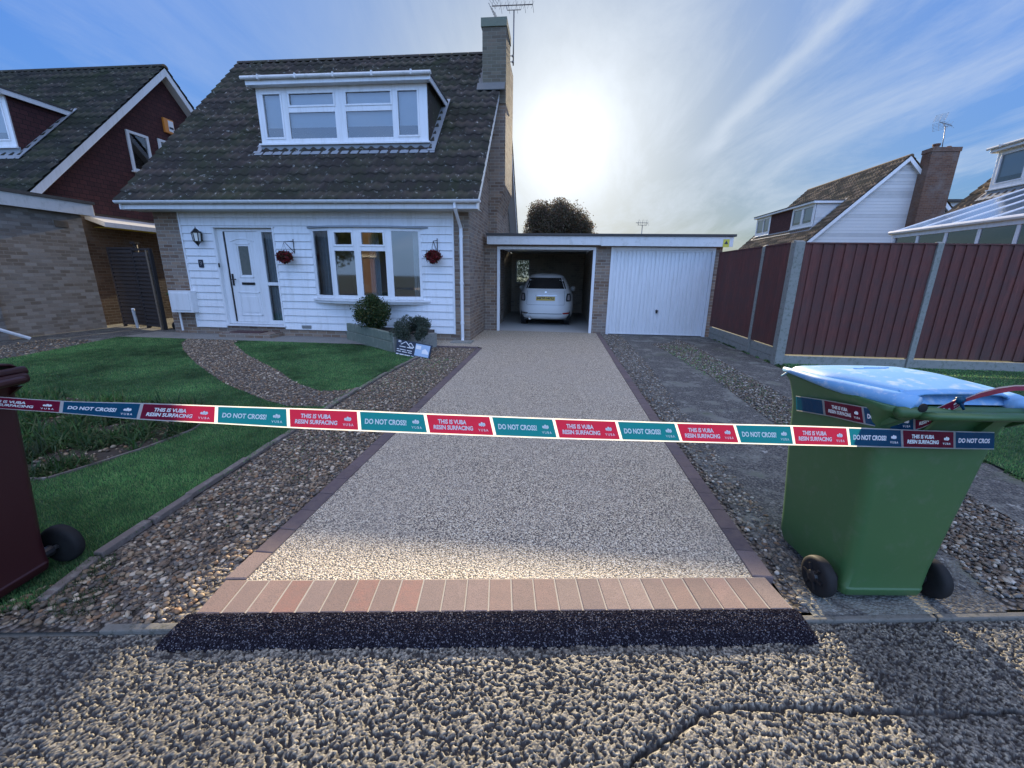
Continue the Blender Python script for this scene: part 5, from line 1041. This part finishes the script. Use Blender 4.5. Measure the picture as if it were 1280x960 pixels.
def print_tape(root, rb, u0, u1, first, skip_text=(), segmat=None):
    mb = MB(); n_ = int((u1-u0)*8); V = []
    for i in range(n_+1):
        u = u0+(u1-u0)*i/n_
        for v in (0, .33, .67, 1): V.append(rb.m(u, v))
    F = [(i*4+j, (i+1)*4+j, (i+1)*4+j+1, i*4+j+1) for i in range(n_) for j in range(3)]
    mb.add(V, F); mb.build('tape_band', M['tw'], root, smooth=True)
    k0, k1 = int(math.floor(u0)), int(math.ceil(u1))
    for k_ in range(k0, k1):
        a, b = max(u0, k_+.022), min(u1, k_+1-.022)
        if b-a < .05: continue
        even = (k_+first) % 2 == 0; mb = MB(); V = []; nn = 8
        for i in range(nn+1):
            u = a+(b-a)*i/nn
            for v in (.065, .36, .64, .945): V.append(rb.m(u, v, .0010))
        mb.add(V, [(i*4+j, (i+1)*4+j, (i+1)*4+j+1, i*4+j+1) for i in range(nn) for j in range(3)]); pn = mb.build('printed_panel', M['tm'] if even else M['tt'], root, smooth=True)
        asp = (rb.m(k_+1, .5)-rb.m(k_, .5)).length/max((rb.m(k_+.5, 1)-rb.m(k_+.5, 0)).length, 1e-4); mb = MB()
        def put(body, size, uc, vc, bold=.012, limit=None, sp=1.0, shear=.18):
            V, F = text_mesh(body, 1, 'CENTER', shear, bold, sp); 
            if not V: return
            xs_ = [v[0] for v in V]; w_ = max(xs_)-min(xs_); mid = (max(xs_)+min(xs_))/2; sc = limit/w_; sv = size
            m3 = MB(); m3.add([rb.m(k_+uc+(v[0]-mid)*sc, vc+v[1]*sv, .0020) for v in V], F); m3.build('lettering', M['white'], pn)
        if k_ in skip_text or (a > k_+.1): continue
        if even: put('THIS IS VUBA', .28, .39, .635, limit=.42, bold=.035); put('RESIN SURFACING', .28, .39, .35, limit=.60, bold=.035)
        elif b < k_+.9: put('DO NOT CROS', .34, .345, .48, limit=.56, bold=.03)
        else: put('DO NOT CROSS!', .34, .39, .49, limit=.62, bold=.035)
        if b > k_+.9:
            put('VUBA', .17, .84, .29, limit=.15, bold=.015, sp=1.5, shear=0)
            # emblem: cluster of leaf shapes
            for (du, dv, r1, r2) in ((-.035, .0, .018, .07), (.0, .03, .020, .10), (.033, .015, .018, .085), (-.012, -.035, .012, .05), (.018, -.045, .012, .045)):
                P = [rb.m(k_+.84+du+r1*math.cos(q*math.pi/5), .56+dv+r2*math.sin(q*math.pi/5)+.3*r1*math.cos(q*math.pi/5)/.1*.1, .0021) for q in range(10)]; mb.add(P, [tuple(range(10))])
        if mb.f: mb.build('emblem', M['white'], pn)
topx = [(-22, 494.3), (78, 501), (178, 503.7), (271, 507), (360, 509.9), (448, 513), (531, 516.6), (613, 519.7), (691.6, 522.8), (770, 525.6), (844, 528), (917.5, 529.9), (989, 531.6), (1059, 533.9), (1127, 536.6), (1193, 538.9), (1256, 540.2)]
botx = [(-24, 509.5), (76, 516.3), (172.5, 524.3), (270, 529.6), (361, 534.9), (450, 538.9), (536, 542.3), (619, 545.6), (698, 548.5), (777, 550.8), (852, 552.7), (925, 554.7), (993, 556.6), (1062, 558.2), (1128, 559.8), (1193, 561.2), (1255, 562)]
def on_line(x, y, a=1.375, x0=-2.36, b=(1.735-1.375)/(1.83+2.36)):
    d = ray(x, y); t = (a-b*x0)/(d.y-b*d.x); return Vector((d.x*t, d.y*t, CAM_H+d.z*t))
T = [on_line(*p) for p in topx]; Bt = [on_line(*p) for p in botx]
TP = thing('barrier_tape', 'red and teal plastic tape printed DO NOT CROSS stretched across the drive between the bins', 'barrier tape', tuple(T[0]*0))
print_tape(TP, Ribbon(T, Bt), .1, 15.72, 0)
# second length wrapped round the green bin, knotted at the rim and led off to the right
gx = Matrix.Translation(GB.location) @ Matrix.Rotation(R(6), 4, 'Z')
def on_plane(x, y, p, n_):
    d = ray(x, y); o_ = Vector((0, 0, CAM_H)); t = (Vector(p)-o_).dot(Vector(n_))/d.dot(Vector(n_)); return o_+d*t
pl, nl = gx @ Vector((-.284, .3, .8)), gx.to_3x3() @ Vector((-1, 0, -.13)); pr, nr_ = gx @ Vector((0, .043, .85)), gx.to_3x3() @ Vector((0, -1, 0))
TP2 = thing('barrier_tape', 'dark red and blue length of barrier tape wrapped round the top of the green bin', 'barrier tape', (0, 0, 0))
t_ = [on_plane(*q, pl, nl) for q in ((962, 490), (1029, 499.5), (1078, 508))]; b_ = [on_plane(*q, pl, nl) for q in ((962, 508), (1031, 519.5), (1081, 530.5))]
t2 = [onY(1143, 517, 1.70), onY(1197, 498, 1.652)]; b2 = [onY(1143, 538, 1.715), onY(1204, 505, 1.655)]
for q in (t_, b_): q[-1] = q[-1]
rb2 = Ribbon(t_+t2, b_+b2); print_tape(TP2, rb2, .56, 3.95, 1)
kn = onY(1200, 500, 1.655); mb = MB()
mb.lathe([(-.016, .004), (-.010, .013), (0, .016), (.010, .013), (.016, .004)], tuple(kn), (1, .2, .5), 10); mb.tube([tuple(kn), (kn.x+.012, kn.y-.012, kn.z-.035)], [.009, .004], 6); mb.build('knot', M['tt'], TP2, smooth=True)
tail = [(1203, 499, 497.5+6), (1225, 490, 497), (1248, 484, 492), (1268, 481.5, 488.5), (1290, 481.5, 488), (1320, 483, 492)]
Tt = [onY(a, b, 1.655-.004*i) for i, (a, b, c) in enumerate(tail)]; Tb = [onY(a, c, 1.64-.012*i) for i, (a, b, c) in enumerate(tail)]
mb = MB(); V = [p for a, b in zip(Tt, Tb) for p in (a, a.lerp(b, .25), b)]; mb.add(V, [(3*i+j, 3*i+3+j, 3*i+4+j, 3*i+1+j) for i in range(len(Tt)-1) for j in range(2)]); o = mb.build('tape_tail', M['tm'], TP2, smooth=True)
mb = MB(); mb.add([p+Vector((0, -.002, .001)) for a, b in zip(Tt, Tb) for p in (a, a.lerp(b, .22))], [(2*i, 2*i+2, 2*i+3, 2*i+1) for i in range(len(Tt)-1)]); mb.build('tail_border', M['tw'], TP2, smooth=True)

# ================================================================== CAR in the open garage
CXc, CYr = -.27, 12.1
car = thing('hatchback_car', 'small white hatchback parked nose in inside the open garage', 'car', (CXc, CYr, 0))
lv = [(.20, .70, .20, 3.30), (.24, .76, .07, 3.45), (.33, .800, .015, 3.54), (.46, .815, .0, 3.57), (.60, .815, .012, 3.56), (.74, .805, .045, 3.50), (.86, .785, .075, 3.35), (.95, .75, .10, 3.1), (1.00, .72, .125, 2.75), (1.15, .645, .19, 2.45), (1.30, .57, .29, 2.15), (1.40, .50, .40, 1.95), (1.455, .40, .55, 1.75), (1.485, .24, .85, 1.5)]
def cw_(z, i):
    zs = [l[0] for l in lv]; return float(np.interp(z, zs, [l[i] for l in lv]))
def plan(z, k=44, grow=0.):
    w_, yr, yf_ = cw_(z, 1)+grow, cw_(z, 2)-grow, cw_(z, 3)+grow; cyy, Lh = (yr+yf_)/2, (yf_-yr)/2; e = 3.6; P = []
    for i in range(k):
        a = 2*math.pi*(i+.5)/k; c_, s_ = math.cos(a), math.sin(a); P.append((w_*math.copysign(abs(c_)**(2/e), c_), cyy+Lh*math.copysign(abs(s_)**(2/e), s_), z))
    return P
def rear_y(x, z):
    w_, yr, yf_ = cw_(z, 1), cw_(z, 2), cw_(z, 3); cyy, Lh = (yr+yf_)/2, (yf_-yr)/2; e = 3.6; return cyy-Lh*(max(0., 1-abs(x/w_)**e))**(1/e)
mb = MB(); loft(mb, [plan(l[0]) for l in lv]); bd_ = mb.build('body', M['carpaint'], car, smooth=True)
def patch(xa, xb, za, zb, off, trap=0., n1=14, n2=6, rnd=0.):
    V = []
    for j in range(n2+1):
        z = za+(zb-za)*j/n2; sh = trap*(j/n2)
        for i in range(n1+1):
            t = i/n1; x = (xa+sh)+((xb-sh)-(xa+sh))*t; q = z
            if rnd: x = (xa+xb)/2+(x-(xa+xb)/2)*(1-rnd*abs(2*j/n2-1)**3)
            V.append((x, rear_y(x, q)-off, q))
    n = n1+1; return V, [(j*n+i, j*n+i+1, (j+1)*n+i+1, (j+1)*n+i) for j in range(n2) for i in range(n1)]
def addpatch(name, mat, parent, *a, **k_): V, F = patch(*a, **k_); mb = MB(); mb.add(V, F); o_ = mb.build(name, mat, parent, smooth=True); return o_
addpatch('rear_window', M['carglass'], car, -.56, .56, 1.06, 1.36, .006, trap=.10)
mb = MB()
for q in ((-.52, .52, .615, .620), ): V, F = patch(*q, .005); mb.add(V, F)
for sx in (-1, 1):
    V, F = patch(min(sx*.52, sx*.525), max(sx*.52, sx*.525), .62, 1.0, .005, n1=1); mb.add(V, F)
mb.build('tailgate_gap', M['black'], bd_)
for sx in (-1, 1):
    a, b = sorted((sx*.56, sx*.725)); tl = addpatch('tail_light', M['black'], car, a, b, .71, .93, .012, trap=.02, rnd=.25)
    a, b = sorted((sx*.60, sx*.685)); addpatch('lamp_lens', M['lampwhite'], tl, a, b, .745, .89, .018, trap=.015, rnd=.3)
    a, b = sorted((sx*.48, sx*.70)); addpatch('reflector', M['red'] if sx > 0 else M['chrome'], car, a, b, .355, .40, .010, rnd=.35)
addpatch('bumper_trim', M['black'], car, -.47, .47, .362, .375, .008)
pl_ = addpatch('number_plate', M['plate'], car, -.26, .26, .735, .845, .020)
V, F = text_mesh('HK20 HGU', .10, bold := 'CENTER', 0, .003); xs_ = [v[0] for v in V]; sc = .47/(max(xs_)-min(xs_)); mid = (max(xs_)+min(xs_))/2; mb = MB(); mb.add([((v[0]-mid)*sc, rear_y(0, .79)-.024, .79+v[1]*1.0) for v in V], F); mb.build('plate_lettering', M['black'], pl_)
addpatch('plate_handle', M['chrome'], car, -.29, .29, .862, .878, .022)
mb = MB(); mb.lathe([(0, .036), (.006, .030)], (0, rear_y(0, .965)-.002, .965), (0, -1, .1), 18); mb.build('badge', M['chrome'], car)
for (x_, y_) in ((-.62, .62), (.62, .62), (-.62, 2.80), (.62, 2.80)):
    mb = MB(); mb.lathe([(-.08, .20), (-.08, .285), (-.05, .295), (.05, .295), (.08, .285), (.08, .20)], (x_, y_, .295), (1, 0, 0), 28); ty = mb.build('wheel', M['rubber'], car, smooth=False); mb = MB(); mb.lathe([(-.085, .20), (-.07, .05), (.07, .05), (.085, .20)], (x_, y_, .295), (1, 0, 0), 16); mb.build('rim', M['chrome'], ty)
mb = MB(); mb.lathe([(0, .042), (.10, .042), (.10, .032), (.02, .032)], (-.42, .14, .235), (0, -1, 0), 16); mb.build('exhaust', M['chrome'], car)
for sx in (-1, 1): mb = MB(); mb.lathe([(-.05, .03), (-.03, .08), (.03, .085), (.06, .05)], (sx*.82, 2.25, 1.02), (0, 1, 0), 14); mb.build('door_mirror', M['carpaint'], car, smooth=True)
mb = MB()
for sx in (-1, 1):
    V = []; 
    for z in (1.04, 1.2, 1.34):
        w_ = cw_(z, 1)+.004
        for y_ in (.75, 1.3, 1.9): V.append((sx*w_*.992, y_+.35*(z-1.04), z))
    mb.add(V, [(j*3+i, j*3+i+1, (j+1)*3+i+1, (j+1)*3+i) for j in range(2) for i in range(2)])
mb.build('side_window', M['carglass'], car, smooth=True)
mb = MB(); mb.box(-.6, .6, .3, 3.2, .18, .26); mb.build('underbody', M['black'], car)
car.scale = (1.05, 1.0, 1.03)

# ================================================================== FRONT GARDEN
def leaf_cloud(name, centers, radii, n, size, mat, parent, cols, seed, shell=.55, squash=1., droop=0., zmin=None, gaps=.0, stray=.28):
    r = np.random.default_rng(seed); C_ = np.array(centers, float); Rd = np.array(radii, float); pr_ = Rd**2; pr_ = pr_/pr_.sum(); idx = r.choice(len(C_), n, p=pr_)
    d = r.normal(size=(n, 3)); d /= np.linalg.norm(d, axis=1)[:, None]; rad = Rd[idx]*(shell+(1-shell)*r.random(n)**.5)*(1+.06*r.normal(size=n)+stray*(r.random(n) > .93)*r.random(n)); p = C_[idx]+d*rad[:, None]*np.array([1, 1, squash])
    if zmin is not None: p = p[p[:, 2] > zmin]; n = len(p); d = d[:n] if len(d) != n else d
    if gaps:
        g = vnoise(p[:, 0]*1+50+p[:, 2]*.7, p[:, 1]*1+50+p[:, 2], gaps, seed); keep = g > .27; p = p[keep]; n = len(p)
    a = r.normal(size=(n, 3)); a[:, 2] -= droop; a /= np.linalg.norm(a, axis=1)[:, None]; b = np.cross(a, r.normal(size=(n, 3))); b /= np.linalg.norm(b, axis=1)[:, None]
    s_ = size*(.6+.8*r.random(n))[:, None]; V = np.stack([p-a*s_, p-b*s_*.45, p+a*s_, p+b*s_*.45], 1).reshape(-1, 3); F = np.arange(4*n).reshape(-1, 4)
    t = np.array(cols)[(r.random(n)*len(cols)).astype(int)]*(.75+.5*r.random((n, 1)))
    return np_mesh(name, V, F, mat, parent, tint=np.repeat(t, 4, 0))
pA, pB, pC = Vector((-4.62, 8.72, 0)), Vector((-3.02, 7.36, 0)), Vector((-2.42, 7.55, 0))
PL = thing('stone_planter', 'low green stained concrete planter below the bow window', 'planter', (0, 0, 0))
mb = MB(); 
def wallseg(mb, a, b, t, z0, z1):
    d = (b-a).normalized(); n_ = Vector((-d.y, d.x, 0))*t; mb.prism([(a.x, a.y, z0), (b.x, b.y, z0), (b.x+n_.x, b.y+n_.y, z0), (a.x+n_.x, a.y+n_.y, z0)], (0, 0, z1-z0))
wallseg(mb, pA, pB, .10, -.02, .20); wallseg(mb, pA+Vector((.01, .015, 0)), pB+Vector((.01, .015, 0)), .09, .205, .37)
mb.build('front_wall', mottled('algae_stained_concrete', (.19, .22, .17), (.12, .15, .11), 4, .9, .5, .006, 50, dirt=(.26, .26, .22)), PL, bevel=.008)
mb = MB(); wallseg(mb, pB+Vector((.04, .0, 0)), Vector((-2.36, 8.1, 0)), .10, -.02, .30); mb.build('side_wall', M['postconc'], PL, bevel=.008)
mb = MB(); mb.prism([(pA.x+.1, pA.y+.05, .30), (pB.x+.1, pB.y+.1, .30), (-2.45, 8.05, .28), (-2.6, 8.75, .28), (pA.x+.1, 8.85, .3)], (0, 0, -.28)); mb.build('soil', M['soil'], PL)
BU = thing('clipped_bush', 'round clipped bush with green and yellowish leaves in the planter', 'bush', (-3.95, 8.25, .2)); bc = onY(465, 391, 8.25)-Vector((-3.95, 8.25, .2))
gcols = [(.035, .08, .02), (.05, .10, .025), (.09, .12, .03), (.16, .15, .04), (.03, .06, .02), (.045, .09, .03)]
cs, rs_ = [tuple(bc)], [.36]
for i in range(16):
    v = Vector((random.gauss(0, 1), random.gauss(0, 1), random.gauss(0, 1))).normalized(); cs.append(tuple(bc+v*.24)); rs_.append(random.uniform(.12, .17))
leaf_cloud('foliage', cs, rs_, 9000, .022, M['leaf'], BU, gcols, 41, .6)
mb = MB(); [mb.tube([(random.uniform(-.03, .03), random.uniform(-.03, .03), 0), tuple(Vector((bc.x, bc.y, bc.z))*.5), tuple(bc+Vector((random.uniform(-.2, .2), random.uniform(-.2, .2), random.uniform(0, .2))))], [.018, .012, .005], 6) for _ in range(6)]; mb.build('stem', M['bark'], BU)
TS = thing('trailing_shrub', 'low grey green shrub trailing over the corner of the planter', 'shrub', (-2.95, 7.75, .2)); c0 = onY(514, 404, 7.70)-Vector((-2.95, 7.75, .2))
cs, rs_ = [], []
for i in range(22):
    a = random.random()*6.28; q = random.random()**.5; x_, y_ = .40*q*math.cos(a), .32*q*math.sin(a); cs.append((c0.x+x_, c0.y+y_, c0.z+.03-.26*q*q+.06*random.random())); rs_.append(random.uniform(.09, .15))
leaf_cloud('foliage', cs, rs_, 11000, .015, M['leaf'], TS, [(.07, .11, .075), (.10, .14, .10), (.05, .085, .05), (.13, .16, .12), (.08, .10, .08)], 42, .45, droop=.4)
mb = MB(); [mb.tube([(0, 0, 0), (cs[i][0]*.5, cs[i][1]*.5, cs[i][2]*.8), cs[i]], [.012, .008, .003], 5) for i in range(0, 22, 2)]; mb.build('stem', M['bark'], TS)
# leaning trade board
q0, q1, q2, q3 = onY(496.5, 423.5, 7.32), onY(540.5, 432, 6.98), onY(536, 452.5, 6.86), onY(494, 444, 7.20)
def bp(u, v, off=0.):
    p = q3.lerp(q2, u).lerp(q0.lerp(q1, u), v); n_ = (q1-q0).cross(q0-q3).normalized(); return p+n_*off*(1 if n_.y < 0 else -1)
TB = thing('trade_board', 'small dark blue board with white roof logo leaning on the planter corner', 'sign', (0, 0, 0)); mb = MB()
mb.add([bp(0, 0), bp(1, 0), bp(1, 1), bp(0, 1), bp(0, 0, -.008), bp(1, 0, -.008), bp(1, 1, -.008), bp(0, 1, -.008)], [(0, 1, 2, 3), (7, 6, 5, 4), (0, 4, 5, 1), (1, 5, 6, 2), (2, 6, 7, 3), (3, 7, 4, 0)]); mb.build('panel', M['navy'], TB)
def line_on(mb, pts, w, off=.004):
    for (a, b), (c_, d_) in zip(pts[:-1], pts[1:]):
        dx_, dy_ = (c_-a)*1.9, d_-b; l_ = math.hypot(dx_, dy_); nx4, ny4 = -dy_/l_*w/1.9, dx_/l_*w; mb.add([bp(a+nx4, b+ny4, off), bp(a-nx4, b-ny4, off), bp(c_-nx4, d_-ny4, off), bp(c_+nx4, d_+ny4, off)], [(0, 1, 2, 3)])
mb = MB(); line_on(mb, [(.13, .72), (.27, .93), (.40, .68)], .018); line_on(mb, [(.36, .80), (.42, .90), (.52, .66), (.38, .66)], .018, .005); line_on(mb, [(.05, .93), (.13, .93)], .02); line_on(mb, [(.05, .86), (.14, .86)], .02); mb.build('roof_logo', M['white'], TB)
mb = MB()
for (row, segs, w_) in ((.60, ((.10, .28), (.32, .50)), .022), (.42, ((.03, .10), (.12, .30), (.33, .48)), .020), (.30, ((.03, .16), (.19, .34), (.37, .48)), .020), (.13, ((.02, .10), (.13, .26), (.28, .44), (.47, .55), (.58, .72), (.74, .84), (.87, .97)), .030)):
    for a, b in segs: line_on(mb, [(a, row), (b, row)], w_)
mb.build('small_print', M['white'], TB)
mb = MB(); mb.add([bp(.56, .22, .004), bp(.96, .22, .004), bp(.96, .94, .004), bp(.56, .94, .004)], [(0, 1, 2, 3)]); pi = mb.build('printed_photo', M['boardblue'], TB)
mb = MB(); mb.add([bp(.76, .40, .006), bp(.94, .40, .006), bp(.94, .52, .006), bp(.84, .72, .006), bp(.76, .60, .006)], [(0, 1, 2, 3, 4)]); mb.add([bp(.58, .62, .006), bp(.72, .62, .006), bp(.72, .85, .006), bp(.58, .85, .006)], [(0, 1, 2, 3)]); mb.build('photo_shapes', M['white'], pi)
# hanging baskets
def basket(px, py, lab, side):
    c_ = onY(px, py, 8.72); T_ = thing('hanging_basket', lab, 'hanging basket', (c_.x, c_.y, c_.z))
    leaf_cloud('flowers', [(0, 0, .02), (-.06, 0, .01), (.06, 0, .01), (0, 0, -.05)], [.13, .11, .11, .10], 2600, .026, M['leaf'], T_, [(.34, .025, .03), (.26, .02, .025), (.16, .02, .02), (.05, .05, .02)], int(px), .4, squash=.85, stray=.5)
    mb = MB(); mb.lathe([(-.05, .03), (-.03, .06), (0, .075)], (0, 0, -.02), (0, 0, 1), 14); mb.build('bowl', M['bark'], T_)
    mb = MB(); hk = (side*.02, 0, .30); [mb.tube([(.09*math.cos(a), .09*math.sin(a), .02), hk], .003, 4) for a in (0, 2.1, 4.2)]; mb.build('chain', M['black'], T_)
    B_ = thing('basket_bracket', lab.replace('basket of dark red flowers', 'black scrolled bracket carrying the basket'), 'bracket', (c_.x, c_.y, c_.z)); wy = HY-.04-c_.y; wxs = .12*side
    mb = MB(); mb.tube([(wxs, wy, .34), (0+.02*side, 0, .31)], .008, 6); mb.tube([(wxs, wy, .10), (0+.04*side, .01, .30)], .007, 6); mb.tube([(wxs, wy, .08), (wxs, wy, .38)], .009, 6); mb.build('bracket_arm', M['black'], B_)
basket(355.5, 321, 'basket of dark red flowers between the front door and the bow window', 1)
basket(541.5, 321, 'basket of dark red flowers right of the bow window', .35)
# coach lantern
lc = onY(245.8, 296, 8.80); LT = thing('coach_lantern', 'black coach lantern with pale panes on the white cladding left of the door', 'lantern', tuple(lc)); mb = MB()
mb.lathe([(-.205, .004), (-.18, .012), (-.155, .03), (-.10, .075), (-.09, .078)], (0, 0, 0), (0, 0, 1), 6); mb.build('base', M['black'], LT)
mb = MB(); mb.lathe([(.08, .095), (.095, .098), (.13, .06), (.165, .03), (.18, .012), (.215, .004)], (0, 0, 0), (0, 0, 1), 6); mb.build('roof', M['black'], LT)
mb = MB(); mb.lathe([(-.09, .068), (.08, .082)], (0, 0, 0), (0, 0, 1), 6); lp = mb.build('lamp_shade', M['lamppane'], LT)
mb = MB(); d_ = Vector((0, 0, 1)); u_ = d_.cross(Vector((1, 0, 0))).normalized(); w_ = d_.cross(u_)
for k_ in range(6): v1 = u_*math.cos(k_*math.pi/3)+w_*math.sin(k_*math.pi/3); mb.tube([tuple(v1*.072+Vector((0, 0, -.09))), tuple(v1*.088+Vector((0, 0, .08)))], .009, 5)
mb.build('glazing_bar', M['black'], LT)
mb = MB(); mb.box(-.035, .035, .08, .13, -.08, .12); mb.build('back_plate', M['black'], LT)

# ================================================================== AERIALS
def aerial(name, label, base, top, boom_dir, boom_len, s=1., nel=9, reflector=True, extra=False):
    A = thing(name, label, 'aerial', tuple(base)); b0 = Vector(base); mb = MB(); t_ = Vector(top)-b0; mb.tube([(0, 0, 0), tuple(t_)], .016*s, 8); mb.build('mast', M['aluminium'], A, smooth=True)
    d = Vector(boom_dir).normalized(); c_ = t_+Vector((0, 0, .10*s)); a, b = c_-d*boom_len*.55, c_+d*boom_len*.45; mb = MB(); mb.tube([tuple(a), tuple(b)], .012*s, 6); mb.tube([tuple(c_-d*.22*s), tuple(c_-d*.18*s+Vector((0, 0, -.10*s))), tuple(t_), tuple(c_+d*.18*s+Vector((0, 0, -.10*s))), tuple(c_+d*.22*s)], .009*s, 6); mb.build('boom', M['aluminium'], A)
    side_ = Vector((0, 0, 1)).cross(d).normalized(); mb = MB()
    for i in range(nel):
        p = a.lerp(b, .22+.78*i/(nel-1)); e = (side_*.6+Vector((0, 0, .8))).normalized()*(.16*s); f_ = (side_*-.6+Vector((0, 0, .8))).normalized()*(.16*s)
        mb.tube([tuple(p-e), tuple(p+e)], .004*s, 4); 
        if i % 2 == 0: mb.tube([tuple(p-f_), tuple(p+f_)], .004*s, 4)
    mb.build('element', M['aluminium'], A)
    if reflector:
        mb = MB(); dn = Vector((0, 0, 1))
        for sg in (1, -1):
            for i in range(6): q = a+dn*sg*(.05+.055*i)*s-d*(.03*i)*s*-1; mb.tube([tuple(q-side_*.22*s), tuple(q+side_*.22*s)], .004*s, 4)
            for w2 in (-.2, 0, .2): mb.tube([tuple(a+dn*sg*.03*s+side_*w2*s), tuple(a+dn*sg*.34*s+side_*w2*s+d*.17*s)], .004*s, 4)
        mb.build('reflector', M['aluminium'], A)
    return A
am = onY(641.5, 82, 12.75); at_ = onY(642.5, 12.5, 12.75)
A1 = aerial('television_aerial', 'large television aerial on a mast beside the chimney of the white clad house', tuple(am), tuple(at_), (.97, -.25, -.14), 1.15, 1.05)
for (py) in (70, 77.5):
    p = onY(641, py, 12.75)-am; mb = MB(); mb.tube([tuple(p+Vector((.02, 0, 0))), tuple(p+Vector((-.16, -.02, 0)))], .010, 6); mb.box(p.x-.025, p.x+.03, p.y-.025, p.y+.025, p.z-.02, p.z+.02); mb.build('wall_bracket', M['aluminium'], A1)
cb_ = onY(1177, 188, 23.1); ct_ = onY(1182, 158, 23.1); A2 = aerial('television_aerial', 'television aerial on the brick chimney of the white gabled house', tuple(cb_), tuple(ct_), (.8, .5, .03), 1.3, 1.0, 6)
cb_ = onY(802, 293, 40)-Vector((0, 0, 1.5)); ct_ = onY(803, 281.5, 40); aerial('television_aerial', 'tiny far off television aerial showing above the garage roof', tuple(cb_), tuple(ct_), (1, .1, 0), 1.1, 2.0, 6, False)

# ================================================================== TREES and hedge behind
def tree(name, label, loc, h_trunk, crown_c, crown_r, n, leaf, cols, seed, group=None):
    T_ = thing(name, label, 'tree', loc); rr = random.Random(seed); mb = MB(); cc = Vector(crown_c); mb.tube([(0, 0, -.1), (.05, .02, h_trunk*.5), (0, 0, h_trunk), tuple(cc*.98)], [.22, .17, .13, .04], 9)
    cs, rs_ = [tuple(cc)], [crown_r*.93]
    for i in range(26):
        v = Vector((rr.gauss(0, 1), rr.gauss(0, 1), rr.gauss(0, .9))).normalized(); p = cc+v*crown_r*rr.uniform(.55, .82); cs.append(tuple(p)); rs_.append(crown_r*rr.uniform(.22, .36)); mb.tube([(0, 0, h_trunk*rr.uniform(.7, 1)), tuple(cc.lerp(p, .35)), tuple(p)], [.08, .045, .012], 5)
    mb.build('trunk', M['bark'], T_); leaf_cloud('crown', cs, rs_, n, leaf, M['leaf'], T_, cols, seed, .15, stray=.07); return T_
dcols = [(.10, .09, .055), (.15, .11, .075), (.09, .085, .055), (.18, .12, .09), (.11, .11, .06)]
tree('round_tree', 'round crowned tree rising behind the open garage roof', (.14, 30, 0), 2.2, (0, 0, 3.9), 2.65, 90000, .06, dcols, 51)
hd = thing('garden_hedge', 'dense green hedge seen through the garage back window', 'hedge', (-.9, 19.2, 0))
cs = [(x_*.35-.9, 0, z_) for x_ in range(8) for z_ in (.5, 1.1, 1.7, 2.15)]; leaf_cloud('foliage', cs, [.36]*len(cs), 12000, .04, M['leaf'], hd, [(.06, .12, .03), (.08, .15, .04), (.12, .14, .05)], 52, .1)
mb = MB(); [mb.tube([(x_*.7-.9, 0, 0), (x_*.7-.88, .03, 1.9)], [.05, .02], 6) for x_ in range(4)]; mb.build('stem', M['bark'], hd)

for (x_, y_, r_, sd_) in ((-23, -13, 3.0, 71), (-8.5, -15.5, 2.2, 72), (-4.5, -19, 2.8, 73)):
    tree('garden_tree', {71: 'largest leafy tree across the road mirrored in the windows', 72: 'smallest leafy tree across the road mirrored in the bow window', 73: 'leafy tree across the road behind the camera position'}[sd_], (x_, y_, 0), 1.8, (0, 0, 2.2+r_*.8), r_, 9000, .13, [(.05, .10, .03), (.08, .13, .04), (.12, .13, .05)], sd_)
